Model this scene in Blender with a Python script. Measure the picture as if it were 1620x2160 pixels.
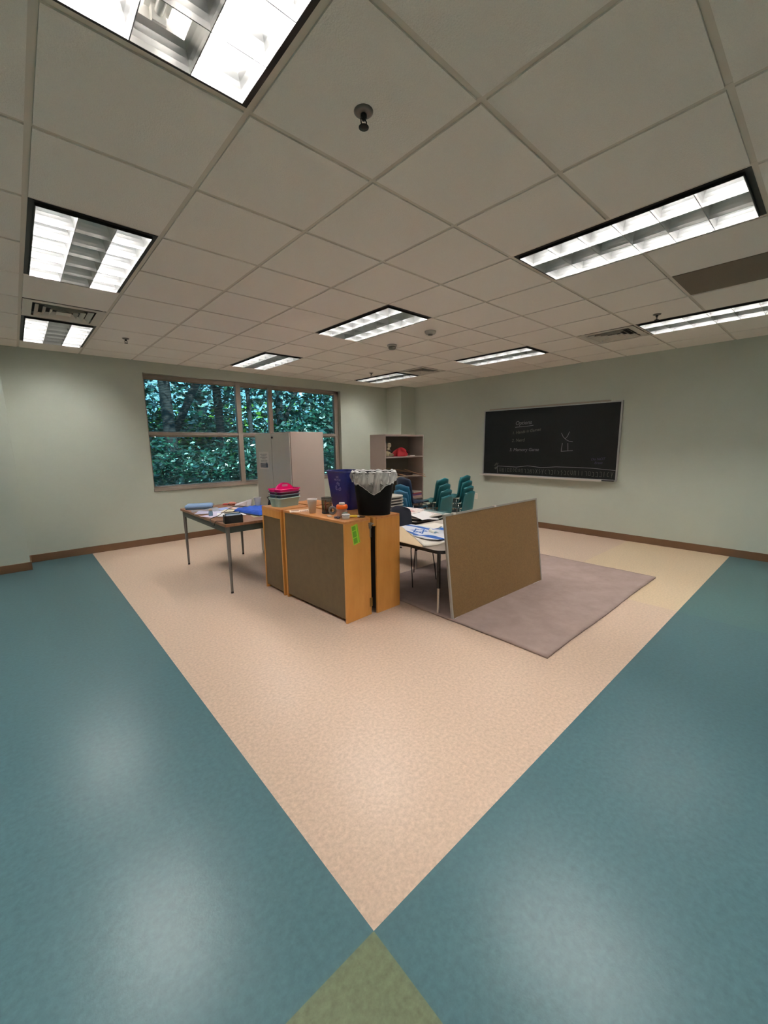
import bpy, math, random
from math import pi, sin, cos, radians as rad
from mathutils import Vector, Matrix
random.seed(7)
for o in list(bpy.data.objects): bpy.data.objects.remove(o)
SC = bpy.context.scene
COL = SC.collection

# ---------------------------------------------------------------- camera, world, exposure
CZ = 2.7137                 # ceiling height
TILE = 0.6096
CAM = (-0.79797, -1.62458, 1.49156)
def cam_matrix(p, y, r):
    cy, sy, cp, sp, cr, sr = cos(y), sin(y), cos(p), sin(p), cos(r), sin(r)
    F = Vector((cy*cp, sy*cp, -sp)); R = Vector((sy, -cy, 0)); U = R.cross(F)
    R2 = R*cr + U*sr; U2 = U*cr - R*sr
    m = Matrix((R2, U2, -F)).transposed().to_4x4(); m.translation = Vector(CAM)
    return m
cam_d = bpy.data.cameras.new('camera'); cam = bpy.data.objects.new('camera', cam_d); COL.objects.link(cam)
cam_d.sensor_fit = 'VERTICAL'; cam_d.sensor_height = 36.0; cam_d.lens = 856.12*36.0/2160
cam_d.shift_x = -1.5/2160; cam_d.clip_start = 0.02; cam_d.clip_end = 200
cam.matrix_world = cam_matrix(0.166408, 0.837645, -0.01013)
SC.camera = cam
TUBE = 60.0                 # radiance of the lit fluorescent tubes
w = bpy.data.worlds.new('sky'); SC.world = w; w.use_nodes = True
bg = w.node_tree.nodes['Background']
bg.inputs[0].default_value = (0.34, 0.72, 1.0, 1); bg.inputs[1].default_value = 0.85
sd = bpy.data.lights.new('sun', 'SUN'); sd.energy = 6; sd.angle = 0.02; sd.color = (.95, 1, .92)
sun = bpy.data.objects.new('sun', sd); COL.objects.link(sun)
sun.rotation_euler = (rad(35), rad(10), rad(-20))
SC.view_settings.view_transform = 'Standard'; SC.view_settings.look = 'None'
SC.view_settings.gamma = 1; SC.view_settings.use_curve_mapping = False
SC.view_settings.exposure = 1.55
try:
    SC.cycles.max_bounces = 10; SC.cycles.diffuse_bounces = 6; SC.cycles.transparent_max_bounces = 24
    SC.cycles.sample_clamp_indirect = 6
except Exception: pass

# ---------------------------------------------------------------- materials
def srgb(r, g, b):
    f = lambda c: (c/255/12.92) if c <= 10 else ((c/255+.055)/1.055)**2.4
    return (f(r), f(g), f(b), 1)
MATS = {}
def mat(name, c, rough=.6, metal=0, spec=.5, emit=0, ecol=None, noise=0, nscale=20, bump=0, bscale=60, alpha=1,
        trans=0, c2=None, stretch=None, sub=0, detail=6):
    if name in MATS: return MATS[name]
    m = bpy.data.materials.new(name); m.use_nodes = True; MATS[name] = m
    nt = m.node_tree; b = nt.nodes['Principled BSDF']
    b.inputs['Base Color'].default_value = c; b.inputs['Roughness'].default_value = rough
    b.inputs['Metallic'].default_value = metal; b.inputs['Specular IOR Level'].default_value = spec
    b.inputs['Alpha'].default_value = alpha; b.inputs['Transmission Weight'].default_value = trans
    if emit:
        b.inputs['Emission Color'].default_value = ecol or c; b.inputs['Emission Strength'].default_value = emit
    tc = None
    def coords():
        nonlocal tc
        if tc is None:
            tc = nt.nodes.new('ShaderNodeTexCoord')
            if stretch:
                mp = nt.nodes.new('ShaderNodeMapping'); mp.inputs['Scale'].default_value = stretch
                nt.links.new(tc.outputs['Object'], mp.inputs[0]); tc = mp
                return mp.outputs[0]
            return tc.outputs['Object']
        return tc.outputs[0] if stretch else tc.outputs['Object']
    if noise or c2:
        n = nt.nodes.new('ShaderNodeTexNoise'); n.inputs['Scale'].default_value = nscale; n.inputs['Detail'].default_value = detail
        n.inputs['Roughness'].default_value = .65
        nt.links.new(coords(), n.inputs['Vector'])
        r = nt.nodes.new('ShaderNodeValToRGB'); r.color_ramp.elements[0].position = .3; r.color_ramp.elements[1].position = .7
        if c2: r.color_ramp.elements[0].color = c2; r.color_ramp.elements[1].color = c
        else:
            r.color_ramp.elements[0].color = tuple(x*(1-noise) for x in c[:3])+(1,)
            r.color_ramp.elements[1].color = tuple(min(1, x*(1+noise)) for x in c[:3])+(1,)
        nt.links.new(n.outputs['Fac'], r.inputs[0]); nt.links.new(r.outputs[0], b.inputs['Base Color'])
    if bump:
        n = nt.nodes.new('ShaderNodeTexNoise'); n.inputs['Scale'].default_value = bscale; n.inputs['Detail'].default_value = 4
        nt.links.new(coords(), n.inputs['Vector'])
        bp = nt.nodes.new('ShaderNodeBump'); bp.inputs['Strength'].default_value = bump; bp.inputs['Distance'].default_value = .003
        nt.links.new(n.outputs['Fac'], bp.inputs['Height']); nt.links.new(bp.outputs[0], b.inputs['Normal'])
    return m
def see_through(name, col, t, gloss=.1, rough=.1, diff=(.8,.8,.8,1)):
    """thin sheet: mix of transparent, diffuse and glossy"""
    if name in MATS: return MATS[name]
    m = bpy.data.materials.new(name); m.use_nodes = True; MATS[name] = m
    nt = m.node_tree; out = nt.nodes['Material Output']; nt.nodes.remove(nt.nodes['Principled BSDF'])
    tr = nt.nodes.new('ShaderNodeBsdfTransparent'); tr.inputs[0].default_value = col
    df = nt.nodes.new('ShaderNodeBsdfPrincipled'); df.inputs['Base Color'].default_value = diff; df.inputs['Roughness'].default_value = rough
    mx = nt.nodes.new('ShaderNodeMixShader'); mx.inputs[0].default_value = 1-t
    nt.links.new(tr.outputs[0], mx.inputs[1]); nt.links.new(df.outputs[0], mx.inputs[2]); nt.links.new(mx.outputs[0], out.inputs[0])
    return m
def glass_mat():
    m = bpy.data.materials.new('window_glass'); m.use_nodes = True
    nt = m.node_tree; out = nt.nodes['Material Output']; nt.nodes.remove(nt.nodes['Principled BSDF'])
    tr = nt.nodes.new('ShaderNodeBsdfTransparent'); tr.inputs[0].default_value = (.72,.9,.92,1)
    gl = nt.nodes.new('ShaderNodeBsdfGlossy'); gl.inputs['Roughness'].default_value = .02
    lw = nt.nodes.new('ShaderNodeFresnel'); lw.inputs[0].default_value = 1.35
    mx = nt.nodes.new('ShaderNodeMixShader')
    nt.links.new(lw.outputs[0], mx.inputs[0]); nt.links.new(tr.outputs[0], mx.inputs[1]); nt.links.new(gl.outputs[0], mx.inputs[2])
    nt.links.new(mx.outputs[0], out.inputs[0]); return m
M_PEACH  = mat('peach_linoleum', srgb(200,175,156), .30, spec=.35, noise=.19, nscale=55, bump=.10, bscale=130, detail=9)
M_PEACH2 = mat('peach_linoleum_lighter_sheet', srgb(206,183,154), .30, spec=.35, noise=.15, nscale=55, bump=.10, bscale=130, detail=9)
M_BLUE   = mat('blue_linoleum', srgb(66,95,101), .29, spec=.28, noise=.14, nscale=45, bump=.10, bscale=130, detail=9)
M_BLUE2  = mat('blue_linoleum_greener_sheet', srgb(70,100,102), .29, spec=.28, noise=.12, nscale=45, bump=.10, bscale=130, detail=9)
M_GREEN  = mat('green_linoleum', srgb(92,101,78), .32, spec=.3, noise=.22, nscale=50, bump=.10, bscale=130, detail=9)
M_WALL   = mat('sage_wall_paint', srgb(184,190,178), .75, noise=.02, nscale=3, bump=.15, bscale=120)
M_CEIL   = mat('ceiling_tile_face', srgb(240,233,224), .9, noise=.05, nscale=300, bump=.9, bscale=170)
M_GRID   = mat('ceiling_grid_metal', srgb(214,204,190), .6)
M_BASE   = mat('brown_vinyl_base', srgb(98,70,46), .5)
M_FRAMEW = mat('window_frame_taupe', srgb(140,128,118), .5)
M_BLACK  = mat('black', srgb(8,8,9), .5)
M_SLAT   = mat('blind_slat', srgb(150,158,160), .4)
M_GLASS  = glass_mat()
M_WHITE  = mat('white', srgb(238,236,232), .5)
M_CHROME = mat('chrome', srgb(190,190,192), .25, metal=1)
M_ALU    = mat('aluminium', srgb(176,176,176), .4, metal=.7)
M_STEEL  = mat('grey_painted_steel', srgb(150,146,140), .45)
M_LOUV   = mat('white_louver', srgb(205,205,205), .32, metal=1)
M_LEDGE  = mat('louver_edge', srgb(150,150,150), .5)
M_TUBE   = mat('lit_tube', (1,.99,.97,1), .5, emit=TUBE, ecol=(1,.975,.94,1))
M_TUBEO  = mat('unlit_tube', srgb(225,225,222), .3)

# ---------------------------------------------------------------- mesh builder
class MB:
    def __init__(s): s.v=[]; s.f=[]; s.mi=[]; s.sm=[]
    def add(s, vs, fs, mi=0, smooth=False, M=None):
        n=len(s.v)
        s.v += [tuple(M @ Vector(p)) if M else tuple(p) for p in vs]
        for k,f in enumerate(fs):
            s.f.append(tuple(i+n for i in f)); s.mi.append(mi[k] if isinstance(mi, list) else mi); s.sm.append(smooth)
        return s
    def box(s, a, b, mi=0, M=None):
        (x0,y0,z0),(x1,y1,z1)=a,b
        x0,x1=min(x0,x1),max(x0,x1); y0,y1=min(y0,y1),max(y0,y1); z0,z1=min(z0,z1),max(z0,z1)
        vs=[(x0,y0,z0),(x1,y0,z0),(x1,y1,z0),(x0,y1,z0),(x0,y0,z1),(x1,y0,z1),(x1,y1,z1),(x0,y1,z1)]
        return s.add(vs,[(0,3,2,1),(4,5,6,7),(0,1,5,4),(1,2,6,5),(2,3,7,6),(3,0,4,7)],mi,False,M)
    def cyl(s, p0, p1, r0, r1=None, n=14, mi=0, cap=True, M=None):
        r1 = r0 if r1 is None else r1
        p0,p1=Vector(p0),Vector(p1); d=(p1-p0).normalized()
        a=d.orthogonal().normalized(); b=d.cross(a)
        vs=[p0+(a*cos(2*pi*i/n)+b*sin(2*pi*i/n))*r0 for i in range(n)]+[p1+(a*cos(2*pi*i/n)+b*sin(2*pi*i/n))*r1 for i in range(n)]
        s.add(vs,[(i,(i+1)%n,n+(i+1)%n,n+i) for i in range(n)],mi,True,M)
        if cap: s.add(vs,[tuple(range(n))[::-1],tuple(range(n,2*n))],mi,False,M)
        return s
    def tube(s, pts, r, n=8, mi=0, M=None, closed=False):
        pts=[Vector(p) for p in pts]; m=len(pts); vs=[]; up=None
        for i,p in enumerate(pts):
            q0=pts[i-1] if (i>0 or closed) else p; q1=pts[(i+1)%m] if (i<m-1 or closed) else p
            d=(q1-q0).normalized()
            if up is None: up=d.orthogonal().normalized()
            a=(up-d*up.dot(d)).normalized(); up=a; b=d.cross(a)
            vs+=[p+(a*cos(2*pi*k/n)+b*sin(2*pi*k/n))*r for k in range(n)]
        fs=[]
        for i in range(m if closed else m-1):
            j=(i+1)%m
            fs+=[(i*n+k,i*n+(k+1)%n,j*n+(k+1)%n,j*n+k) for k in range(n)]
        if not closed: fs+=[tuple(range(n))[::-1],tuple(range((m-1)*n,m*n))]
        return s.add(vs,fs,mi,True,M)
    def lathe(s, prof, c=(0,0,0), n=28, mi=0, M=None):
        vs=[(c[0]+r*cos(2*pi*k/n),c[1]+r*sin(2*pi*k/n),c[2]+z) for r,z in prof for k in range(n)]
        fs=[(i*n+k,i*n+(k+1)%n,(i+1)*n+(k+1)%n,(i+1)*n+k) for i in range(len(prof)-1) for k in range(n)]
        return s.add(vs,fs,mi,True,M)
    def prism(s, poly, z0, z1, mi=0, M=None, smooth=False):
        n=len(poly); vs=[(x,y,z0) for x,y in poly]+[(x,y,z1) for x,y in poly]
        s.add(vs,[(i,(i+1)%n,n+(i+1)%n,n+i) for i in range(n)],mi,smooth,M)
        return s.add(vs,[tuple(range(n))[::-1],tuple(range(n,2*n))],mi,False,M)
    def loft(s, rings, mi=0, M=None, cap0=True, cap1=True, smooth=True):
        n=len(rings[0]); vs=[p for r in rings for p in r]
        s.add(vs,[(i*n+k,i*n+(k+1)%n,(i+1)*n+(k+1)%n,(i+1)*n+k) for i in range(len(rings)-1) for k in range(n)],mi,smooth,M)
        caps=[]
        if cap0: caps.append(tuple(range(n))[::-1])
        if cap1: caps.append(tuple(range((len(rings)-1)*n,len(rings)*n)))
        if caps: s.add(vs,caps,mi,False,M)
        return s
    def grid(s, fn, nu, nv, mi=0, M=None, mfn=None, smooth=True):
        vs=[fn(i/nu,j/nv) for j in range(nv+1) for i in range(nu+1)]
        fs=[];ms=[]
        for j in range(nv):
            for i in range(nu):
                a=j*(nu+1)+i; fs.append((a,a+1,a+nu+2,a+nu+1)); ms.append(mfn((i+.5)/nu,(j+.5)/nv) if mfn else mi)
        return s.add(vs,fs,ms,smooth,M)
    def build(s, name, mats, parent=None, bevel=0, solid=0, seg=2, subd=0, weld=False):
        me=bpy.data.meshes.new(name); me.from_pydata(s.v,[],s.f)
        if not isinstance(mats,(list,tuple)): mats=[mats]
        for m in mats: me.materials.append(m)
        me.polygons.foreach_set('material_index',s.mi); me.polygons.foreach_set('use_smooth',s.sm)
        me.update()
        o=bpy.data.objects.new(name,me); COL.objects.link(o)
        if parent: o.parent=parent
        if solid:
            md=o.modifiers.new('solid','SOLIDIFY'); md.thickness=solid; md.offset=0
        if bevel:
            md=o.modifiers.new('bevel','BEVEL'); md.width=bevel; md.segments=seg; md.limit_method='ANGLE'; md.angle_limit=rad(40)
        return o
def rrect(w, d, r, n=5, cx=0, cy=0):
    p=[]
    for (sx,sy,a0) in ((1,1,0),(-1,1,90),(-1,-1,180),(1,-1,270)):
        for k in range(n+1):
            a=rad(a0+90*k/n); p.append((cx+sx*(w/2-r)+r*cos(a), cy+sy*(d/2-r)+r*sin(a)))
    return p
def thing(name, label, cat, loc=(0,0,0), rz=0, group=None):
    o=bpy.data.objects.new(name,None); COL.objects.link(o); o.empty_display_size=.1
    o.location=loc; o.rotation_euler=(0,0,rz); o['label']=label; o['category']=cat
    if group: o['group']=group
    return o
def tag(o, label, cat, group=None, loc=None, rz=0, kind=None):
    o['label']=label; o['category']=cat
    if group: o['group']=group
    if kind: o['kind']=kind
    if loc: o.location=loc; o.rotation_euler=(0,0,rz)
    return o
def struct(name, mb, m, **k):
    o=mb.build(name,m,**k); o['kind']='structure'; return o
def dup(root, loc=None, rz=None, label=None, group=None, rot=None):
    r=root.copy(); COL.objects.link(r)
    if loc: r.location=loc
    if rz is not None: r.rotation_euler=(0,0,rz)
    if label: r['label']=label
    if group: r['group']=group
    def rec(src,dst):
        for ch in list(src.children):
            c=ch.copy(); COL.objects.link(c); c.parent=dst; rec(ch,c)
    rec(root,r); return r
def stroke(mb, pts, wd, to3, mi=0):
    """thin flat stroke along 2-D points; to3 maps (x,y) to the 3-D surface"""
    for (x0,y0),(x1,y1) in zip(pts,pts[1:]):
        dx,dy=x1-x0,y1-y0; L=math.hypot(dx,dy) or 1; nx,ny=-dy/L*wd/2,dx/L*wd/2; ex,ey=dx/L*wd*.3,dy/L*wd*.3
        mb.add([to3(x0-ex+nx,y0-ey+ny),to3(x0-ex-nx,y0-ey-ny),to3(x1+ex-nx,y1+ey-ny),to3(x1+ex+nx,y1+ey+ny)],[(0,1,2,3)],mi)
def text_mb(mb, txt, size, to3, mi=0, shear=0, align='LEFT'):
    cu=bpy.data.curves.new('t','FONT'); cu.body=txt; cu.size=size; cu.shear=shear; cu.align_x=align; cu.resolution_u=3
    ob=bpy.data.objects.new('t',cu); COL.objects.link(ob)
    dg=bpy.context.evaluated_depsgraph_get(); me=bpy.data.meshes.new_from_object(ob.evaluated_get(dg))
    mb.add([to3(v.co.x,v.co.y) for v in me.vertices],[tuple(p.vertices) for p in me.polygons],mi)
    bpy.data.objects.remove(ob); bpy.data.curves.remove(cu); bpy.data.meshes.remove(me)

# ================================================================ the room
X0,Y0=-0.1453,-0.8294       # where the floor colours cross
XL,YB,XR,YW=-3.6,-4.6,5.965,5.3085
YJ=4.90                     # left stretch of the window wall stands forward
def rect(mb,x0,x1,y0,y1,mi): mb.add([(x0,y0,0),(x1,y0,0),(x1,y1,0),(x0,y1,0)],[(0,1,2,3)],mi)
fl=MB()
rect(fl,X0,3.40,Y0,YW,0); rect(fl,3.40,XR,.37,YW,0); rect(fl,3.40,XR,Y0,.37,1)
rect(fl,XL,X0,Y0,YW,2); rect(fl,X0,3.40,YB,Y0,2); rect(fl,3.40,XR,YB,Y0,3); rect(fl,XL,X0,YB,Y0,4)
fl.box((XL,YB,-.1),(XR,YW,-.02),2)
struct('floor',fl,[M_PEACH,M_PEACH2,M_BLUE,M_BLUE2,M_GREEN])

WX0,WX1,WZ0,WZ1=.72,4.262,.82,2.552   # window opening
wl=MB(); T=.22
wl.box((-.81,YW,0),(WX0,YW+T,CZ+.2)); wl.box((WX1,YW,0),(XR+T,YW+T,CZ+.2)); wl.box((WX0,YW,0),(WX1,YW+T,WZ0)); wl.box((WX0,YW,WZ1),(WX1,YW+T,CZ+.2))
struct('wall_left',wl,M_WALL)
struct('wall_far_left',MB().box((XL,YJ,0),(-.81,YW+T,CZ+.2)),M_WALL)
struct('wall_right',MB().box((XR,YB,0),(XR+.2,YW,CZ+.2)),M_WALL)
struct('wall_corner',MB().box((5.53,4.84,0),(XR,YW,CZ+.2)),M_WALL)
struct('wall_back',MB().box((XL,YB-.2,0),(XR+.2,YB,CZ+.2)),M_WALL)
struct('wall_near_left',MB().box((XL-.2,YB-.2,0),(XL,YW+T,CZ+.2)),M_WALL)
bt=.012; bh=.10
def base(name,a,b): 
    return struct(name,MB().box(a,b),M_BASE,bevel=.003)
base('baseboard_left',(-.81,YW-bt,0),(5.53,YW,bh)); base('baseboard_far_left',(XL,YJ-bt,0),(-.81+bt,YJ,bh))
base('baseboard_jog',(-.81,YJ,0),(-.81+bt,YW-bt,bh)); base('baseboard_right',(XR-bt,YB,0),(XR,4.84,bh))
base('baseboard_back',(XL,YB,0),(XR-bt,YB+bt,bh)); base('baseboard_near_left',(XL,YB+bt,0),(XL+bt,YJ-bt,bh))
base('baseboard_corner',(5.53-bt,4.84-bt,0),(XR-bt,4.84,bh))

# ---- suspended ceiling: fixtures and diffusers occupy whole grid cells
LIGHTS=[(i,j) for i in (-5,-1,3,7) for j in (-6,-2,2,6)]
LIGHTS=[(i,j) for i,j in LIGHTS if not (i==-5 and j==6)]
VENTS=[(-1,5),(7,0),(7,5),(3,-4)]
DARK=[(5,-2)]
taken=set()
for i,j in LIGHTS: taken|={(i,j),(i,j+1)}
taken|=set(VENTS)|set(DARK)
ce=MB(); g=.0125
for i in range(-6,10):
    for j in range(-8,9):
        if (i,j) in taken: continue
        x0,x1=max(XL,i*TILE+g),min(XR,(i+1)*TILE-g); y0,y1=max(YB,j*TILE+g),min(YW,(j+1)*TILE-g)
        if x1-x0<.02 or y1-y0<.02: continue
        z=CZ; h=.008
        vs=[(x0,y0,z+.03),(x1,y0,z+.03),(x1,y1,z+.03),(x0,y1,z+.03),(x0,y0,z),(x1,y0,z),(x1,y1,z),(x0,y1,z)]
        ce.add(vs,[(0,1,5,4),(1,2,6,5),(2,3,7,6),(3,0,4,7),(4,5,6,7)])
struct('ceiling',ce,M_CEIL)
gr=MB()
for i in range(-5,10):
    gr.box((i*TILE-.012,YB,CZ+.006),(i*TILE+.012,YW,CZ+.03))
for j in range(-7,9):
    x=XL; cuts=sorted((i*TILE+.012,(i+1)*TILE-.012) for i,jj in LIGHTS if jj+1==j)
    for a,b in cuts+[(XR,XR)]:
        gr.box((x,j*TILE-.012,CZ+.0065),(a,j*TILE+.012,CZ+.03)); x=b
gr.box((XL-.2,YB-.2,CZ+.2),(XR+.25,YW+T,CZ+.24))          # slab above
gr.box((XL,YB,CZ+.006),(XL+.02,YW,CZ+.03)); 
struct('trim_1',gr,M_GRID)
M_DARKT=mat('brown_return_panel',srgb(112,101,86),.9,noise=.1,nscale=200)
for i,j in DARK:
    o=MB().box((.014,.014,.002),(TILE-.014,TILE*1-.014,.02)).build('return_air_panel',M_DARKT)
    tag(o,'dark brown-grey square panel filling one ceiling bay right of the long light','ceiling panel',loc=(i*TILE,j*TILE,CZ))

# ---- fluorescent troffers
def make_troffer():
    t=thing('fluorescent_light','recessed fluorescent light','ceiling light')
    W,L=TILE,2*TILE; D=.15
    h=MB()   # housing, open below
    h.box((.012,.012,D),(W-.012,L-.012,D+.01))
    for a,b in (((.012,.012,.03),(.022,L-.012,D)),((W-.022,.012,.03),(W-.012,L-.012,D)),((.012,.012,.03),(W-.012,.022,D)),((.012,L-.022,.03),(W-.012,L-.012,D))): h.box(a,b)
    h.box((W/2-.035,.03,D-.03),(W/2+.035,L-.03,D))
    h.build('housing',M_WHITE,t)
    f=MB(); e=.012; m=.04    # black reveal between grid and louver door
    for a,b in (((e,e,.004),(m,L-e,.022)),((W-m,e,.004),(W-e,L-e,.022)),((e,e,.004),(W-e,m,.022)),((e,L-m,.004),(W-e,L-e,.022))): f.box(a,b)
    for a,b in (((m-.003,m-.003,-.01),(m,L-m+.003,.022)),((W-m,m-.003,-.01),(W-m+.003,L-m+.003,.022)),((m,m-.003,-.01),(W-m,m,.022)),((m,L-m,-.01),(W-m,L-m+.003,.022))): f.box(a,b)  # louver door's outer sides, shade painted in as black
    f.build('reveal_frame',M_BLACK,t)
    lv=MB(); zb=-.011; H=.075
    prof=[(0,.0017),(.25,.002),(.5,.005),(.75,.0105),(1,.019)]
    def blade(p0,p1,side=0):   # flared parabolic blade between two points
        p0,p1=Vector(p0),Vector(p1); n=Vector((-(p1-p0).y,(p1-p0).x,0)).normalized()
        l=[];r=[]
        for t_,hw in prof:
            z=zb+H*t_
            l.append((p0+n*hw*(side<=0)+Vector((0,0,z)),p1+n*hw*(side<=0)+Vector((0,0,z))))
            r.append((p0-n*hw*(side>=0)+Vector((0,0,z)),p1-n*hw*(side>=0)+Vector((0,0,z))))
        for S in (l,r):
            for k in range(len(S)-1):
                lv.add([S[k][0],S[k][1],S[k+1][1],S[k+1][0]],[(0,1,2,3)],0,True)
        lv.add([l[-1][0],l[-1][1],r[-1][1],r[-1][0]],[(0,1,2,3)])
        lv.add([l[0][0],l[0][1],r[0][1],r[0][0]],[(0,1,2,3)],1)
    iw,il=W-2*m,L-2*m
    for k in range(4):
        x=m+iw*k/3; blade((x,m,0),(x,L-m,0),(1 if k==0 else -1 if k==3 else 0))
    for k in (1,2):
        x=m+iw*k/3; lv.box((x-.004,m,zb+H),(x+.004,L-m,D-.03))  # added partitions, keep the lit tubes' light off the centre column
    for k in range(7):
        y=m+il*k/6; blade((m,y,0),(W-m,y,0),(-1 if k==0 else 1 if k==6 else 0))
    lv.build('louver',[M_LOUV,M_LEDGE],t)
    for k in range(3):
        x=m+iw*(k+.5)/3; z=.105
        tb=MB().cyl((x,.055,z),(x,L-.055,z),.0127,n=12)
        o=tb.build('tube',M_TUBEO if k==1 else M_TUBE,t)
        if k==1: o['label']='unlit middle tube'
        for y in (.03,L-.055): MB().box((x-.02,y,z-.03),(x+.02,y+.025,z+.045)).build('lamp_holder',M_WHITE,o)
    return t
LL={(-1,-2):'large white three-column fluorescent light cut off by the top edge of the photo',
 (-1,2):'white louvered fluorescent light near the left edge, above the grey ceiling vent',
 (-1,6):'small louvered fluorescent light at far left, just past the square vent by the wall',
 (3,-2):'long bright louvered fluorescent light at upper right with thick black edge',
 (3,2):'louvered fluorescent light in the middle of the ceiling beside the two smoke detectors',
 (3,6):'louvered fluorescent light just in front of the window, left of centre',
 (7,-2):'long thin fluorescent light at the right edge, beside the right-hand sprinkler and vent',
 (7,2):'thin louvered fluorescent light above the blackboard side, right of centre',
 (7,6):'farthest thin fluorescent light near the room corner beside a small vent'}
tro=make_troffer(); first=True
for i,j in LIGHTS:
    lab=LL.get((i,j),'louvered fluorescent light in the ceiling behind the photographer')
    if first: t=tro; first=False; t.location=(i*TILE,j*TILE,CZ); t['label']=lab
    else: t=dup(tro,(i*TILE,j*TILE,CZ),0,lab)
    t['group']='recessed fluorescent ceiling lights'

# ---- air diffusers, sprinklers, detectors
M_VENT=mat('vent_enamel',srgb(205,198,186),.5)
def make_vent():
    t=thing('ceiling_vent','square vent','air vent')
    W=TILE; MB().box((.014,.014,.05),(W-.014,W-.014,.06)).build('backing',mat('vent_dark',srgb(60,56,52),.8),t)
    def ring(a,b,z0,z1):  # sloped square ring from inset a (low) to inset b (high)
        A=[(a,a),(W-a,a),(W-a,W-a),(a,W-a)]; B=[(b,b),(W-b,b),(W-b,W-b),(b,W-b)]
        m=MB(); vs=[(x,y,z0) for x,y in A]+[(x,y,z1) for x,y in B]
        m.add(vs,[(k,(k+1)%4,4+(k+1)%4,4+k) for k in range(4)]); return m
    ring(.014,.078,.0,.0).build('outer_frame',M_VENT,t,solid=.002)
    for a,b in ((.095,.128),(.150,.180),(.202,.228)):
        ring(a,b,-.006,.022).build('cone',M_VENT,t,solid=.002)
    MB().box((.25,.25,-.006),(W-.25,W-.25,-.002)).build('centre_plate',M_VENT,t)
    return t
VL={(-1,5):'square stepped ceiling vent between the two left-hand lights',(7,0):'square stepped ceiling vent left of the long thin light at the right edge',
    (7,5):'small far ceiling vent beside the farthest light',(3,-4):'ceiling vent behind the photographer'}
v0=make_vent()
for k,(i,j) in enumerate(VENTS):
    t=v0 if k==0 else dup(v0)
    t.location=(i*TILE,j*TILE,CZ); t['label']=VL[(i,j)]; t['group']='square ceiling vents'
def make_sprinkler():
    t=thing('sprinkler_head','sprinkler','sprinkler')
    MB().lathe([(.0,0),(.036,0),(.036,-.003),(.028,-.009),(.02,-.011),(.0,-.011)]).build('escutcheon',mat('sprinkler_chrome',srgb(120,112,106),.3,metal=.8),t)
    b=MB(); b.lathe([(0,-.01),(.012,-.01),(.012,-.02),(.006,-.022),(.006,-.03),(0,-.03)],n=16)
    b.tube([(-.004,0,-.02),(-.014,0,-.03),(-.012,0,-.043),(0,0,-.052)],.0025,6); b.tube([(.004,0,-.02),(.014,0,-.03),(.012,0,-.043),(0,0,-.052)],.0025,6)
    b.build('frame',M_BLACK,t)
    MB().lathe([(0,-.05),(.019,-.051),(.019,-.054),(0,-.055)],n=16).build('deflector',mat('sprinkler_dark',srgb(60,54,50),.4,metal=.6),t)
    return t
s0=make_sprinkler()
for k,(p,lab) in enumerate([((.318,-.29),'chrome sprinkler head nearest the camera, at the top of the photo'),((.305,4.01),'small dark sprinkler head at far left near the window wall'),
    ((4.023,-.278),'dark sprinkler head at right, above the long thin light'),((3.994,4.012),'tiny far sprinkler head beside the farthest light')]):
    t=s0 if k==0 else dup(s0)
    t.location=(p[0],p[1],CZ); t['label']=lab; t['group']='ceiling sprinkler heads'
M_DET=mat('detector_plastic',srgb(176,170,160),.5)
t=thing('smoke_detector','round smoke detector hanging lower, left and nearer the far lights','smoke detector',(2.882,2.292,CZ))
MB().lathe([(0,0),(.062,0),(.062,-.014),(.055,-.02),(.0,-.02)]).build('base_plate',M_DET,t)
MB().lathe([(0,-.018),(.044,-.018),(.046,-.04),(.034,-.055),(0,-.057)]).build('sensor_head',mat('detector_dark',srgb(120,114,106),.5),t)
t=thing('smoke_detector','flatter round smoke detector to the right of the middle light','smoke detector',(2.776,1.558,CZ))
MB().lathe([(0,0),(.062,0),(.062,-.012),(.05,-.03),(0,-.034)]).build('base_plate',M_DET,t)
MB().lathe([(0,-.03),(.026,-.032),(.024,-.043),(0,-.045)]).build('sensor_head',mat('detector_dark',(0,0,0,1)),t)

# ================================================================ window
YF=YW+.085     # front of frame
w1=MB(); fd=.075
def fb(x0,x1,z0,z1,dy=0): w1.box((x0,YF-dy,z0),(x1,YF+fd,z1))
fb(WX0,WX0+.03,WZ0,WZ1); fb(4.165,WX1,WZ0,WZ1); fb(WX0,WX1,WZ1-.055,WZ1); fb(WX0,WX1,WZ0,WZ0+.05)
fb(2.125,2.205,WZ0,WZ1,.012); fb(2.72,2.795,WZ0,WZ1,.006); fb(WX0,WX1,1.655,1.70,.003)
w1.box((WX0-.0,YW-.012,WZ0-.0),(WX1,YF,WZ0+.012))
win=struct('window_1',w1,M_FRAMEW,bevel=.003)
panes=MB(); panes.box((WX0+.01,YF+.05,WZ0+.02),(WX1-.02,YF+.055,WZ1-.02))
gl=panes.build('pane',M_GLASS,win)
sl=MB().box((WX0-.005,YW-.02,WZ0-.012),(WX1+.005,YW+.004,WZ0+.03)).build('window_sill',M_FRAMEW,win,bevel=.003)
M_HEAD=mat('blind_headrail',srgb(134,116,98),.5)
secs=[(.755,2.12),(2.21,2.715),(2.80,4.16)]
names=['left','narrow middle','right']
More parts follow.
